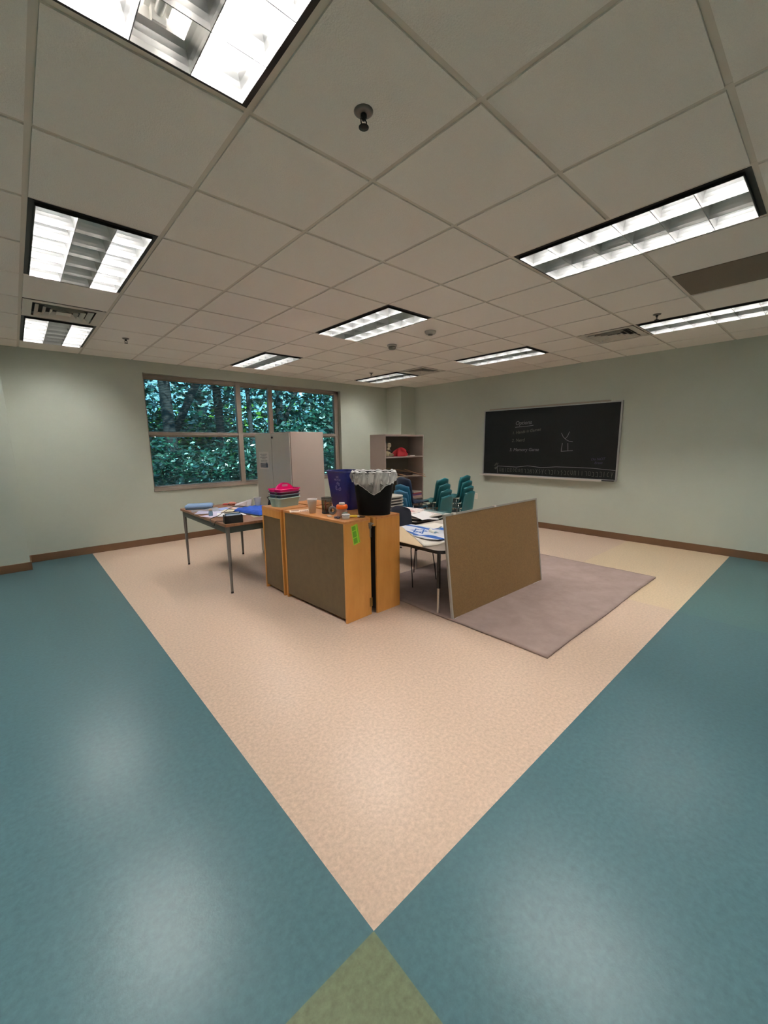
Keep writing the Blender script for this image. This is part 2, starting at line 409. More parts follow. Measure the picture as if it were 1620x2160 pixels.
for a,(x0,x1) in enumerate(secs):
    for b,(z0,z1) in enumerate([(.875,1.652),(1.703,2.495)]):
        t=thing('venetian_blind','thin horizontal slat blind in the %s %s pane of the window'%('upper' if b else 'lower',names[a]),'window blind',((x0+x1)/2,YF+.025,z0),0,'slat blinds in the window')
        hw=(x1-x0)/2; H=z1-z0
        MB().box((-hw,-.014,H-.02),(hw,.014,H)).build('headrail',M_HEAD,t)
        s=MB(); n=int((H-.035)/.0235); tl=rad(-14 if a==0 else (-3 if b else -10))
        for k in range(n):
            z=.014+k*.0235; dy,dz=.0095*cos(tl),.0095*sin(tl)
            s.add([(-hw+.004,-dy,z-dz),(hw-.004,-dy,z-dz),(hw-.004,0,z+.0012),(-hw+.004,0,z+.0012),(hw-.004,dy,z+dz),(-hw+.004,dy,z+dz)],[(0,1,2,3),(3,2,4,5)],0,True)
        s.build('slats',M_SLAT,t,solid=.0006)
        MB().box((-hw,-.01,0),(hw,.01,.008)).build('bottom_rail',M_SLAT,t)
        c=MB()
        for x in [-hw+.12,hw-.12]+([0] if hw>.4 else []): c.cyl((x,-.011,.005),(x,-.011,H-.01),.0007,n=5)
        c.build('ladder_cord',M_SLAT,t)

# ================================================================ outdoors
import numpy as np
rs=np.random.RandomState(3)
M_LEAFS=[mat('leaf_dark',srgb(14,52,46),.30,spec=.9,noise=.35,nscale=3),mat('leaf_mid',srgb(22,64,46),.30,spec=.9,noise=.3,nscale=3),mat('leaf_lit',srgb(96,140,50),.4,noise=.2,nscale=3),mat('leaf_sky_glint',srgb(150,196,184),.3,spec=.9)]  # last two tones put sunlit green and pale sky glints into the colour
M_BARK=mat('bark',srgb(38,34,36),.9,noise=.3,nscale=12,bump=.5,bscale=30)
struct_g=MB().box((-14,YW+T+.02,-1.2),(26,34,-1.0)).build('garden_ground',mat('leaf_litter',srgb(50,58,40),.95,noise=.4,nscale=4))
struct_g['kind']='structure'
def foliage(name, c, r, n, size, parent=None, mis=(0,1), pw=.5):
    c=np.array(c,float); r=np.array(r,float)
    d=rs.normal(size=(n,3)); d/=np.linalg.norm(d,axis=1)[:,None]; rad_=rs.rand(n,1)**pw
    p=c+d*rad_*r
    p=p[p[:,1]>YW+T+.25]; n=len(p)
    a=rs.normal(size=(n,3)); a[:,2]*=.6; a/=np.linalg.norm(a,axis=1)[:,None]
    b=np.cross(a,rs.normal(size=(n,3))); b/=np.linalg.norm(b,axis=1)[:,None]
    L=(size*(.6+.8*rs.rand(n,1))); Wd=L*.42
    v=np.empty((n,4,3)); v[:,0]=p-a*L; v[:,1]=p+b*Wd; v[:,2]=p+a*L; v[:,3]=p-b*Wd
    nn=np.cross(a,b); v[:,1]+=nn*L*.15; v[:,3]+=nn*L*.15
    v=v.reshape(-1,3); me=bpy.data.meshes.new(name)
    me.vertices.add(len(v)); me.vertices.foreach_set('co',v.ravel())
    me.loops.add(4*n); me.loops.foreach_set('vertex_index',np.arange(4*n,dtype=np.int32))
    me.polygons.add(n); me.polygons.foreach_set('loop_start',np.arange(0,4*n,4,dtype=np.int32)); me.polygons.foreach_set('loop_total',np.full(n,4,dtype=np.int32))
    for m in M_LEAFS: me.materials.append(m)
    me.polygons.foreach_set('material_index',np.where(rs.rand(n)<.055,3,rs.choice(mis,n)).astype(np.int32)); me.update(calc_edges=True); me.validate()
    o=bpy.data.objects.new(name,me); COL.objects.link(o)
    if parent: o.parent=parent
    return o
def tree(x,y,r,h,label,crown,n,size,lean=0,mis=(0,1),fork=None):
    t=thing('tree',label,'tree',(x,y,-1.0),0,'trees outside the window')
    m=MB(); pts=[(lean*k/6+.04*sin(k*1.7),.03*cos(k*2.1),h*k/6) for k in range(7)]
    m.loft([[(px+r*(1-.4*k/6)*cos(2*pi*q/10),py+r*(1-.4*k/6)*sin(2*pi*q/10),pz) for q in range(10)] for k,(px,py,pz) in enumerate(pts)])
    if fork: 
        for (dx,z0,z1,fr) in fork: m.tube([(0,0,z0),(dx*.5,0,(z0+z1)/2),(dx,.1,z1)],fr,8)
    m.build('trunk',M_BARK,t)
    for (c,rr,k) in crown: foliage('foliage',c,rr,int(n*k),size,t,mis)
    return t
def shrub(x,y,z,rr,n,size,label,mis=(0,1),pw=.5):
    t=thing('shrub',label,'shrub',(x,y,-1.0),0,'shrubs outside the window')
    MB().cyl((0,0,0),(0,0,max(.3,z+1-rr[2]*.4)),.04,.02,n=8).build('stem',M_BARK,t)
    foliage('foliage',(0,0,z+1.0),rr,n,size,t,mis,pw)
    # leaves are generated around the shrub centre
    return t
_f=foliage
def foliage(name,c,r,n,size,parent=None,mis=(0,1),pw=.5):
    global YW
    # local coordinates: shift the wall test into the thing's frame
    keep=YW; YW=YW-(parent.location.y if parent else 0)
    o=_f(name,c,r,n,size,parent,mis,pw); YW=keep; return o
tree(2.06,9.3,.16,9,'thick dark tree trunk seen through the left window pane',[((0,0,5.5),(2.4,1.8,1.6),1)],2600,.12,fork=[(1.3,2.6,5.2,.09)])
tree(3.77,10.6,.14,9,'straight tree trunk seen through the left pane beside the mullion',[((.2,0,5.2),(2.2,1.6,1.8),1)],2200,.12)
tree(4.43,10.0,.075,9,'slim tree trunk seen through the narrow middle pane',[((0,0,6.2),(1.2,1.2,1.0),.5)],1500,.11)
tree(6.2,11.5,.15,9,'tree trunk seen at the left of the upper right pane',[((1.2,0,5.0),(2.6,1.6,2.0),1)],2600,.12,fork=[(1.0,3.0,5.0,.08)])
tree(12.0,14.0,.22,9,'tree standing farther back on the right beyond the window',[((0,0,4.4),(3.5,2,2.8),1)],2600,.15)
tree(0.2,13.0,.22,9,'tree standing farther back on the left beyond the window',[((0,0,4.2),(3.0,2,2.8),1)],3200,.15)
tree(5.0,16.0,.22,9,'distant tree beyond the middle of the window',[((0,0,3.6),(3.4,2,1.9),1)],1500,.16)
shrub(1.3,7.6,.7,(1.5,1.0,1.0),5200,.065,'broad leafy shrub filling the lower left window pane')
shrub(3.4,7.9,.8,(1.4,1.0,.95),5200,.065,'leafy shrub behind the lower panes near the mullion')
shrub(4.6,7.7,1.2,(1.0,.9,.9),3600,.075,'bushy shrub behind the tall grey cabinet')
shrub(6.7,8.4,1.75,(1.5,1.0,1.0),5600,.085,'large-leaved rhododendron-like shrub in the upper right pane')
shrub(5.3,7.4,.4,(1.2,.9,1.2),3600,.07,'low leafy shrub behind the lower right pane')
shrub(8.6,9.4,1.2,(1.6,1.0,1.6),4200,.09,'dark shrub at the right end of the window')
shrub(-.4,9.3,1.0,(1.8,1.0,1.2),3600,.09,'dark shrub at the left end of the window')
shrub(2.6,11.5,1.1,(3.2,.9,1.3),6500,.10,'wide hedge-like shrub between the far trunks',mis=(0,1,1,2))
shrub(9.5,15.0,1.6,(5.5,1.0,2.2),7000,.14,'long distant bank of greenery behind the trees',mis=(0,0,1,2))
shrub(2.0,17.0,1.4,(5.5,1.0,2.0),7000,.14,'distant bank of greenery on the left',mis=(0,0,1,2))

# ================================================================ blackboard
t=thing('blackboard','long black chalkboard with aluminium frame and chalk writing on the right wall','blackboard',(XR,1.79,.90))
# local: x = out of wall is -x, y along wall
hw=1.20; H=1.19
M_SLATE=mat('black_chalkboard',srgb(12,12,11),.55,noise=.35,nscale=7,spec=.3)
MB().box((-.018,-hw,0),(0,hw,H)).build('writing_surface',M_SLATE,t)
f=MB(); fw=.022
for a,b in (((-.026,-hw-.004,-.0),(0,-hw+fw,H)),((-.026,hw-fw,-.0),(0,hw+.004,H)),((-.026,-hw,H-.018),(0,hw,H+.004)),((-.026,-hw,-.012),(0,hw,.012))): f.box(a,b)
f.build('frame',M_ALU,t,bevel=.002)
MB().box((-.04,-hw+.17,H-.002),(0,hw-.12,H+.022)).build('map_rail',mat('map_rail',srgb(150,140,128),.5),t,bevel=.003)
c=MB(); y0,y1=-hw+.20,hw+.03
c.box((-.085,y0,-.016),(0,y1,-.008)); c.box((-.088,y0,-.02),(-.080,y1,.004)); 
c.build('chalk_tray',mat('tray',srgb(196,188,180),.4),t,bevel=.002)
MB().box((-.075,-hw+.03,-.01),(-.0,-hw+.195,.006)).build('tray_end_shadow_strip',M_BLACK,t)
chk=MB(); P3=lambda Y,z:(-.0192,Y-1.79,z-.90)
def S(pts,wd=.008,mi=0): stroke(chk,pts,wd,P3,mi)
def mirror_text(txt,Y,z,size,shear=.15,slope=0,mi=0):
    text_mb(chk,txt,size,lambda x,y:P3(Y-x,z+y+slope*x),mi,shear)
mirror_text('Options',2.33,1.80,.095,slope=.03)
S([(2.329,1.762),(2.15,1.768),(1.985,1.784)],.008)
mirror_text('1. Hands is Games',2.385,1.635,.072,slope=.10,mi=1)
mirror_text('2. Nerd',2.39,1.50,.08,slope=.04,mi=1)
mirror_text('3. Memory Game',2.43,1.335,.08,slope=.01)
S([(1.48,1.636),(1.451,1.578),(1.399,1.529),(1.348,1.504),(1.291,1.496)],.008)
S([(1.35,1.656),(1.378,1.585),(1.413,1.545)],.008)
S([(1.456,1.473),(1.469,1.339),(1.282,1.352)],.009); S([(1.366,1.472),(1.357,1.346)],.009)
S([(2.664,.934),(2.669,1.059),(2.275,1.051),(2.053,1.08),(1.801,1.059),(1.538,1.08),(1.256,1.083),(.945,1.078),(.618,1.056)],.008)
GL=[[[(0,1),(0,.3),(.5,.2),(.7,.6),(.6,1)]],[[(0,.8),(0,.1),(.7,.1),(.7,.9)],[(.35,.9),(.35,.4)]],[[(0,.9),(.7,.9),(.7,.2),(0,.2),(0,.9)]],
    [[(0,.6),(.35,.95),(.7,.6),(.35,.2),(0,.6)]],[[(0,1),(.35,.5),(.7,.1)],[(.7,1),(.3,.5),(0,.1)]],[[(0,.9),(.6,.9),(.7,.1)]],[[(0,.1),(.7,.1),(.6,.9),(.1,.9)]],
    [[(.1,.9),(.6,.8),(.6,.1),(0,.1)]],[[(.3,1),(.3,.1)]],[[(0,.9),(.6,.6),(.3,.1)]],[[(0,.9),(0,.1)],[(0,.9),(.6,.9),(.6,.1)]],[[(.5,1),(.1,.7),(.6,.5),(.2,.0)]],
    [[(0,1),(.3,.3),(.7,1)],[(.3,.3),(.2,-.05)]],[[(.6,.95),(.15,.8),(.1,.3),(.6,.1)]]]
order=[0,1,8,2,4,3,2,3,10,5,6,1,9,4,11,12,13,5,7,8,9,11,7,13,0,10,8,8,5,2,7,6,6,8,13,12]
y=2.62
for k,gi in enumerate(order):
    ww=.040; hh=.085
    for pl in GL[gi]: S([(y-px*ww*1.1,.945+py*hh+random.uniform(-.004,.004)) for px,py in pl],.0045,1)
    y-=.0555
for _ in range(7):   # faint scribbles
    a,b=2.71+random.uniform(-.03,.03),1.05+random.uniform(-.045,.05)
    S([(a,b),(a-.03,b+.02),(a-.02,b-.015),(a+.01,b)],.004,1)
mirror_text('Do NOT',.985,1.20,.055,mi=2,slope=.06); mirror_text('Erase',.93,1.145,.055,mi=2,slope=.05)
chk.build('chalk_writing',[mat('chalk',srgb(120,118,120),.9),mat('faint_chalk',srgb(98,100,90),.9),mat('purple_chalk',srgb(70,66,90),.9)],t)
t=thing('wall_outlet','small pale wall outlet low on the wall right of the chair stacks','wall outlet',(XR,3.14,.385))
MB().box((-.006,-.035,0),(0,.035,.115)).build('cover_plate',mat('outlet_plate',srgb(222,214,202),.4),t,bevel=.003)
rc=MB()
for z in (.025,.07): rc.box((-.008,-.014,z),(-.004,.014,z+.024))
rc.build('socket',mat('outlet_face',srgb(200,190,178),.4),t)

# ================================================================ rug
M_RUG=mat('mauve_carpet',srgb(150,130,124),.95,noise=.14,nscale=5,bump=.8,bscale=400,detail=12)
rg=MB(); nU,nV=60,60
def rugf(u,v):
    x=1.79+2.49*u; y=-.43+2.03*v; return (x+.004*sin(9*v),y+.004*sin(11*u),.010+.0012*sin(23*x+3*y)*sin(17*y))
rg.grid(rugf,nU,nV)
ro=rg.build('area_rug',M_RUG,solid=.016); ro.location.z=0
tag(ro,'flat mauve-grey carpet rug on the peach floor under the leaning board','rug')

# ================================================================ wooden cabinets
M_PLY=mat('honey_plywood',srgb(206,146,74),.42,c2=srgb(186,124,56),nscale=3,stretch=(3,3,.6),detail=8)
M_PLYT=mat('honey_plywood_top',srgb(196,136,80),.38,c2=srgb(176,112,60),nscale=3,stretch=(6,1,3),detail=8)
M_EDGE=mat('plywood_edge',srgb(206,150,84),.5)
M_HARD=mat('dark_hardboard',srgb(90,74,50),.5,noise=.12,nscale=14,bump=.2,bscale=80,spec=.4)
M_BRASS=mat('dull_brass',srgb(150,120,70),.4,metal=.8)
HB=.872
M_GAP_SHADE=mat('gap_shade_black',srgb(18,15,14),.7)
def cabinet(loc,rz,w,l,label,top_band=.022,left_stile=True,flip=False):
    """shelf box: thin in x (w), long in y (l); hardboard back on the outer face"""
    t=thing('wooden_cabinet',label,'cabinet',loc,rz,'low wooden cabinets pushed together')
    th=.02
    MB().box((0,0,HB-th),(w,l,HB)).build('top_board',[M_PLYT],t,bevel=.002)
    MB().box((0,0,0),(w,th,HB-th-.0005)).build('end_board',M_PLY,t,bevel=.0015)
    MB().box((0,l-th,0),(w,l,HB-th-.0005)).build('end_board',M_PLY,t,bevel=.0015)
    MB().box((.01,th,.05),(w-.01,l-th,.07)).build('bottom_board',M_PLY,t)
    x0,x1=(w-.016,w-.004) if flip else (.005,.016)
    MB().box((x0,th,.035),(x1,l-th,HB-th-(top_band-.02 if top_band>.03 else 0))).build('back_panel',M_HARD,t)
    if top_band>.03:
        MB().box((-.002,th,HB-th-.075),(.012,l-th,HB-th)).build('top_rail',M_PLY,t)
    xi,xj=(.003,.012) if flip else (w-.012,w-.003)
    MB().box((xi,th,.035),(xj,l-th,HB-th)).build('gap_shade_panel',M_GAP_SHADE,t)  # added black sheet, stands in for the shade inside the cabinet gap
    for z in (.33,.60): MB().box((.02,th,z),(w-.02,l-th,z+.016)).build('shelf',M_PLY,t)
    return t
cA=cabinet((1.048,1.932,0),rad(1.5),.345,.385,'narrow wooden cabinet under the stacked plastic caddies',top_band=.085)
cA2=cabinet((1.415,1.945,0),rad(1.5),.28,.385,'narrow wooden cabinet behind the caddies, toward the grey metal cupboard',flip=True)
cB=cabinet((1.108,.976,0),rad(3.3),.285,.92,'large wooden cabinet with dark panel and green sticker facing the camera')
cB2=cabinet((1.440,.969,0),rad(1.2),.283,.92,'wooden cabinet under the black bin, behind the narrow black gap',flip=True)
# green sticker on the end of the near cabinet
st=MB(); cs=[(.065,.827),(.134,.842),(.163,.679),(.091,.663)]
def sq(a,b):  # bilinear over the sticker
    p=[(cs[0][k]*(1-a)+cs[1][k]*a)*(1-b)+(cs[3][k]*(1-a)+cs[2][k]*a)*b for k in (0,1)]; return p
def s3(a,b,o=0): p=sq(a,b); return (p[0],-.0012-o,p[1])
st.add([s3(0,0),s3(0,1),s3(1,1),s3(1,0)],[(0,1,2,3)],0)
def q4(a0,b0,a1,b1,mi): st.add([s3(a0,b0,.0006),s3(a0,b1,.0006),s3(a1,b1,.0006),s3(a1,b0,.0006)],[(0,1,2,3)],mi)
for b0,b1 in ((.05,.26),(.31,.62),(.67,.95)): q4(.08,b0,.66,b1,1)
q4(.86,.03,.95,.97,1)
for b in [.08+.05*k for k in range(18)]:
    if any(b0<b<b1-.02 for b0,b1 in ((.05,.26),(.31,.62),(.67,.95))): q4(.12,b,.12+random.uniform(.3,.5),b+.02,2)
st.build('green_sticker',[mat('lime_sticker',srgb(150,205,50),.5),mat('lime_sticker_dark',srgb(105,165,40),.5),mat('sticker_print',srgb(70,120,30),.5)],cB)
hg=MB(); hg.box((.262,-.004,.075),(.292,0,.155)); hg.cyl((.288,-.004,.075),(.288,-.004,.155),.004,n=8)
hg.build('hinge',M_BRASS,cB)
lt=MB(); lt.box((.262,-.01,.80),(.30,0,.83)); lt.cyl((.272,-.006,.79),(.272,-.014,.79),.014,n=14); lt.tube([(.275,-.012,.81),(.30,-.018,.82),(.33,-.012,.82)],.005,8)
lt.box((.275,-.004,.70),(.287,0,.775))
lt.build('draw_latch',mat('latch_metal',srgb(150,146,140),.35,metal=.8),cB)
fl2=MB(); fl2.box((.0,.0,HB-.075),(.034,.9,HB-.001)); 
f2=fl2.build('filler_strip',M_PLY,cB2); f2.location=(-.036,.004,0)

# ================================================================ things on the cabinets
# plastic caddies
def caddy(loc,rz,h,cols,label,handle=False,s=1.0,trans=False):
    t=thing('plastic_caddy',label,'storage caddy',loc,rz,'plastic caddies stacked on the cabinet')
    def ring(w,d,z,notch):
        r=.022; pts=rrect(w,d,r,4); out=[]
        # dent in the middle of the short (left/right) sides
        n=len(pts)
        out=[]
        for k,(x,y) in enumerate(pts):
            out.append((x,y,z))
            nx,ny=pts[(k+1)%n]
            if abs(x-nx)<1e-6 and abs(y-ny)>d*.3:
                sg=1 if x>0 else -1
                for q in (.44,.47,.5,.53,.56):
                    yy=y+(ny-y)*q; out.append((x-sg*(notch if q in (.47,.5,.53) else 0),yy,z))
        return out
    w0,d0,w1,d1=.235*s,.165*s,.262*s,.19*s
    b=MB(); b.loft([ring(w0,d0,0,.014),ring(w1,d1,h,.014)],cap1=False); 
    b.loft([ring(w1-.006,d1-.006,h,.014),ring(w0-.006,d0-.006,.004,.014)],cap1=True,cap0=False)
    b.build('tub',cols[0],t)
    r=MB(); r.loft([ring(w1,d1,h-.006,.010),ring(w1+.012,d1+.012,h-.006,.010),ring(w1+.012,d1+.012,h+.004,.010),ring(w1-.006,d1-.006,h+.004,.010)],cap0=False,cap1=False)
    r.build('rim',cols[1],t)
    if handle:
        d=MB(); n=14
        # central divider wall rising into an arched grip
        for y0,y1 in ((-.012,-.008),(.008,.012)):
            top=[(-w1/2+.01+(w1-.02)*k/n, .0+ (h*.6+.095*sin(pi*k/n)**.55)) for k in range(n+1)]
            inn=[(-.05+.10*k/6, h+.012+.018*sin(pi*k/6)) for k in range(7)]
            d.prism([(x,z) for x,z in [(-w1/2+.01,.01),(w1/2-.01,.01)]]+[(x,z) for x,z in reversed(top)],y0,y1,M=Matrix(((1,0,0,0),(0,0,1,0),(0,1,0,0),(0,0,0,1))))
        d.grid(lambda u,v:(-w1/2+.01+(w1-.02)*u,-.014+.028*v,h*.6+.0955*sin(pi*u)**.55),20,2)
        d.build('handle',cols[1],t)
        g=MB(); g.box((-.035,-.0135,h+.022),(.035,-.0125,h+.044)); g.build('grip_slot',mat('pink_slot',srgb(190,120,150),.5),t)
    return t
M_MINT=mat('mint_plastic',srgb(150,176,168),.35); M_SLATEP=mat('slate_plastic',srgb(50,66,84),.25)
M_PURP=mat('plum_plastic',srgb(84,22,70),.2); M_PINK=mat('hot_pink_plastic',srgb(236,24,128),.2)
px,py,prz=1.218,2.155,rad(11)
caddy((px,py,HB),prz,.088,(M_MINT,mat('mint_rim',srgb(170,196,188),.35)),'pale mint plastic caddy at the bottom of the caddy stack')
caddy((px,py,HB+.036),prz,.086,(M_SLATEP,mat('slate_rim',srgb(90,106,124),.3)),'dark slate plastic caddy second from the bottom of the stack',s=.985)
caddy((px,py,HB+.068),prz,.082,(M_PURP,M_PURP),'dark plum plastic caddy under the pink one',s=.985)
caddy((px,py,HB+.092),prz,.086,(M_PINK,M_PINK),'hot pink plastic caddy with arched handle on top of the stack',True)

# foam cup
t=thing('foam_cup','white foam cup standing on the cabinet beside the mesh pencil cup','cup',(1.175,1.560,HB))
m=MB(); m.lathe([(0,.002),(.029,.002),(.030,0),(.044,.122),(.0465,.124),(.0465,.130),(.0435,.130),(.042,.120),(.0275,.006),(0,.006)],n=32); m.build('cup_body',mat('foam_white',srgb(235,230,228),.6),t)
m=MB(); m.lathe([(.0435,.112),(.0445,.113),(.0445,.1145),(.0437,.1155)],n=32); m.build('rim_groove',mat('foam_white',(0,0,0,1)),t)
# mesh pencil cup
t=thing('mesh_pencil_cup','black wire mesh pencil cup filled with sticks between foam cup and blue bin','pencil cup',(1.262,1.452,HB))
M_MESH=see_through('black_wire_mesh',(1,1,1,1),.42,diff=srgb(18,18,20),rough=.5)
MB().lathe([(.045,.004),(.0475,.142)],n=36).build('mesh_wall',M_MESH,t)
m=MB(); m.lathe([(0,.0),(.047,.0),(.047,.008),(.044,.008),(0,.004)],n=36); m.tube([(.048*cos(2*pi*k/32),.048*sin(2*pi*k/32),.142) for k in range(32)],.0028,6,closed=True)
m.build('wire_rims',M_BLACK,t)
for k,(a,c_) in enumerate([(0,srgb(180,120,70)),(1.2,srgb(150,90,60)),(2.6,srgb(120,130,60)),(3.7,srgb(170,60,60)),(5.1,srgb(200,180,150))]):
    p=MB().cyl((.02*cos(a),.02*sin(a),.008),(.036*cos(a),.036*sin(a),.105+.008*(k%3)),.0035,n=7).build('craft_stick',mat('craft_stick_%d'%k,c_,.6))
    tag(p,'short %s stick inside the mesh pencil cup'%['tan','brown','olive','red','cream'][k],'stick','craft sticks in the pencil cup',(1.262,1.452,HB))
# flyer
m=MB()
def flyf(u,v): return (.19*(u-.5),.13*(v-.5),.0015+.012*max(0,u-.7)**1.2*3*(.6+v*.4))
M_FLY=[mat('flyer_white',srgb(226,210,190),.5),mat('flyer_photo',srgb(130,90,80),.5),mat('flyer_photo2',srgb(190,150,110),.5)]
def flm(u,v):
    if .08<u<.45 and .45<v<.92: return 1 if (int(u*40)+int(v*20))%3 else 2
    if .5<u<.9 and .1<v<.5: return 1 if int(u*30)%2 else 2
    return 0
m.grid(flyf,24,14,mfn=flm); o=m.build('printed_flyer',M_FLY); tag(o,'printed photo flyer lying flat between the caddies and the foam cup','flyer',loc=(1.145,1.735,HB),rz=rad(-28))
# tape roll, jar, tub, tube, marker, rocks, box
Rz=lambda a:Matrix.Rotation(a,4,'Z')
t=thing('tape_roll','grey translucent tape roll standing on edge beside the mesh cup','tape',(1.255,1.355,HB),rad(-35))
m=MB(); Mx=Matrix.Translation((0,0,.037))@Matrix.Rotation(rad(90),4,'X')
m.lathe([(.022,-.009),(.037,-.009),(.037,.009),(.022,.009),(.022,-.009)],n=32,M=Mx); m.build('tape_ring',mat('grey_tape',srgb(120,122,124),.3),t)
m=MB(); m.lathe([(.018,-.010),(.022,-.010),(.022,.010),(.018,.010),(.018,-.010)],n=32,M=Mx); m.build('core',mat('tape_core',srgb(90,92,96),.5),t)
t=thing('snack_jar','clear plastic jar of orange pieces with a wide orange lid','jar',(1.245,1.195,HB))
MB().lathe([(0,.002),(.040,.002),(.044,.008),(.044,.062),(.038,.070),(.038,.072)],n=32).build('clear_wall',see_through('jar_clear',(1,1,1,1),.6,diff=srgb(235,215,195),rough=.1),t)
cn=MB(); 
for k in range(60):
    a=random.random()*6.28; r_=.036*random.random()**.5; z=.006+random.random()*.045; q=.007
    cn.box((-q,-q,-q),(q,q,q),random.choice((0,0,1)),M=Matrix.Translation((r_*cos(a),r_*sin(a),z))@Matrix.Rotation(random.random()*3,4,(1,.5,.3)))
o=cn.build('orange_contents',[mat('orange_bits',srgb(226,96,40),.5),mat('cream_bits',srgb(232,190,150),.5)],t); o['kind']='stuff'
MB().lathe([(0,.072),(.046,.072),(.050,.076),(.050,.098),(.044,.106),(0,.106)],n=36).build('orange_lid',mat('orange_plastic',srgb(244,108,32),.3),t)
o=MB().lathe([(0,0),(.025,0),(.026,.016),(.024,.018),(0,.018)],n=28).build('bottle_cap',M_WHITE); tag(o,'white round cap resting on top of the orange jar lid','cap',loc=(1.245,1.195,HB+.106))
t=thing('plastic_tub','small white lidded tub at the front corner of the cabinet top','tub',(1.203,1.085,HB))
MB().lathe([(0,0),(.030,0),(.033,.030),(0,.030)],n=28).build('tub_body',mat('tub_white',srgb(222,216,212),.4),t)
MB().lathe([(0,.030),(.035,.030),(.035,.041),(.030,.043),(0,.043)],n=28).build('tub_lid',mat('tub_lid',srgb(200,200,204),.3),t)
t=thing('glue_tube','yellow and white squeeze tube lying beside the white tub','tube',(1.29,1.085,HB+.013),rad(-48))
MB().loft([[(x,r_*cos(a),r_*sin(a)*.8) for a in [2*pi*k/14 for k in range(14)]] for x,r_ in ((-.045,.006),(-.03,.011),(.01,.0135),(.026,.012),(.03,.006))]).build('tube_body',mat('yellow_plastic',srgb(240,214,70),.4),t)
MB().loft([[(x,r_*cos(a),r_*sin(a)) for a in [2*pi*k/12 for k in range(12)]] for x,r_ in ((.029,.006),(.033,.007),(.045,.005),(.048,.002))]).build('nozzle',M_WHITE,t)
o=MB().loft([[(x,r_*cos(a),r_*sin(a)) for a in [2*pi*k/10 for k in range(10)]] for x,r_ in ((-.03,.006),(-.01,.008),(.02,.008),(.035,.004))]).build('marker_stub',mat('dark_brown',srgb(52,34,28),.5))
tag(o,'short dark brown marker lying past the yellow tube','marker',loc=(1.335,1.045,HB+.008),rz=rad(-40))
t=thing('small_box','grey-green little box leaning behind the white tub','box',(1.225,1.128,HB),rad(20))
MB().box((-.028,-.012,0),(.028,.012,.050)).build('box_body',mat('grey_green_card',srgb(120,136,120),.5),t,bevel=.003)
MB().box((-.028,-.0125,.012),(.028,.0125,.034)).build('box_label',mat('purple_card',srgb(92,86,110),.5),t)
for k,(x,y,r_) in enumerate([(1.175,1.150,.014),(1.163,1.178,.013),(1.185,1.185,.012),(1.158,1.135,.010)]):
    m=MB(); m.lathe([(0,0),(r_*.8,r_*.1),(r_,r_*.6),(r_*.7,r_*1.2),(0,r_*1.35)],n=8); o=m.build('pebble',mat('pebble_grey',srgb(86,84,96),.6))
    tag(o,'small dark grey pebble-like piece in front of the orange jar','pebble','dark little pieces before the jar',(x,y,HB),k)
for k,(x,y) in enumerate([(1.178,1.30),(1.165,1.265)]):
    o=MB().box((-.016,-.009,0),(.016,.009,.011)).build('eraser',mat('eraser_white',srgb(232,226,220),.6),bevel=.003)
    tag(o,'little white eraser lying in front of the %s'%('tape roll' if k==0 else 'orange jar, nearer the edge'),'eraser','white erasers by the tape roll',(x,y,HB),rad(-50+20*k))

# recycling bin
BINH=.368
def bin_rings(w0,d0,w1,d1,h,r,n=6):
    return [[(x,y,z) for x,y in rrect(w0+(w1-w0)*k,d0+(d1-d0)*k,r,n)] for k,z in ((0,0),(.02,.004),(.5,h*.5),(1,h))]
t=thing('recycling_bin','blue plastic recycling bin with white arrows logo on the cabinets','recycling bin',(1.595,1.573,HB),rad(1))
M_BLUEB=mat('royal_blue_plastic',srgb(10,24,104),.4)
m=MB(); R_=bin_rings(.20,.285,.265,.365,BINH,.035); m.loft(R_,cap1=False)
m.loft([[(x,y,BINH) for x,y in rrect(.257,.357,.032,6)],[(x,y,.006) for x,y in rrect(.19,.275,.032,6)]],cap0=False)
m.build('bin_body',M_BLUEB,t)
m=MB(); m.loft([[(x,y,z) for x,y in rrect(a,b,.036,6)] for a,b,z in ((.265,.365,BINH-.014),(.275,.375,BINH-.012),(.275,.375,BINH),(.262,.362,BINH+.001),(.257,.357,BINH-.004))],cap0=False,cap1=False)
m.build('rolled_rim',M_BLUEB,t)
lg=MB()
sl_=(.265-.20)/2/BINH   # side slope
def bp(y,z): return (-(.100+sl_*z)-.0012, -y, z)      # on the -x face; text runs to -y (screen right)
text_mb(lg,'WE',.026,lambda x,y:bp(x+.005,y+.300),0,0,'CENTER'); text_mb(lg,'RECYCLE',.024,lambda x,y:bp(x+.005,y+.276),0,0,'CENTER')
def arrow(a):  # outlined bent arrow of the recycling triangle
    pts=[(-.018,.030),(-.006,.046),(.008,.046),(.018,.030),(.024,.034),(.022,.014),(.004,.018),(.010,.024),(.003,.034),(-.004,.034),(-.010,.024),(-.018,.030)]
    ca,sa=cos(a),sin(a); c0=(.005,.215)
    stroke(lg,[(c0[0]+(x*ca-y*sa),c0[1]+(x*sa+y*ca)) for x,y in pts],.0035,bp,0)
for k in range(3): arrow(k*2*pi/3)
lg.build('recycle_logo',mat('logo_white',srgb(205,205,235),.5),t)
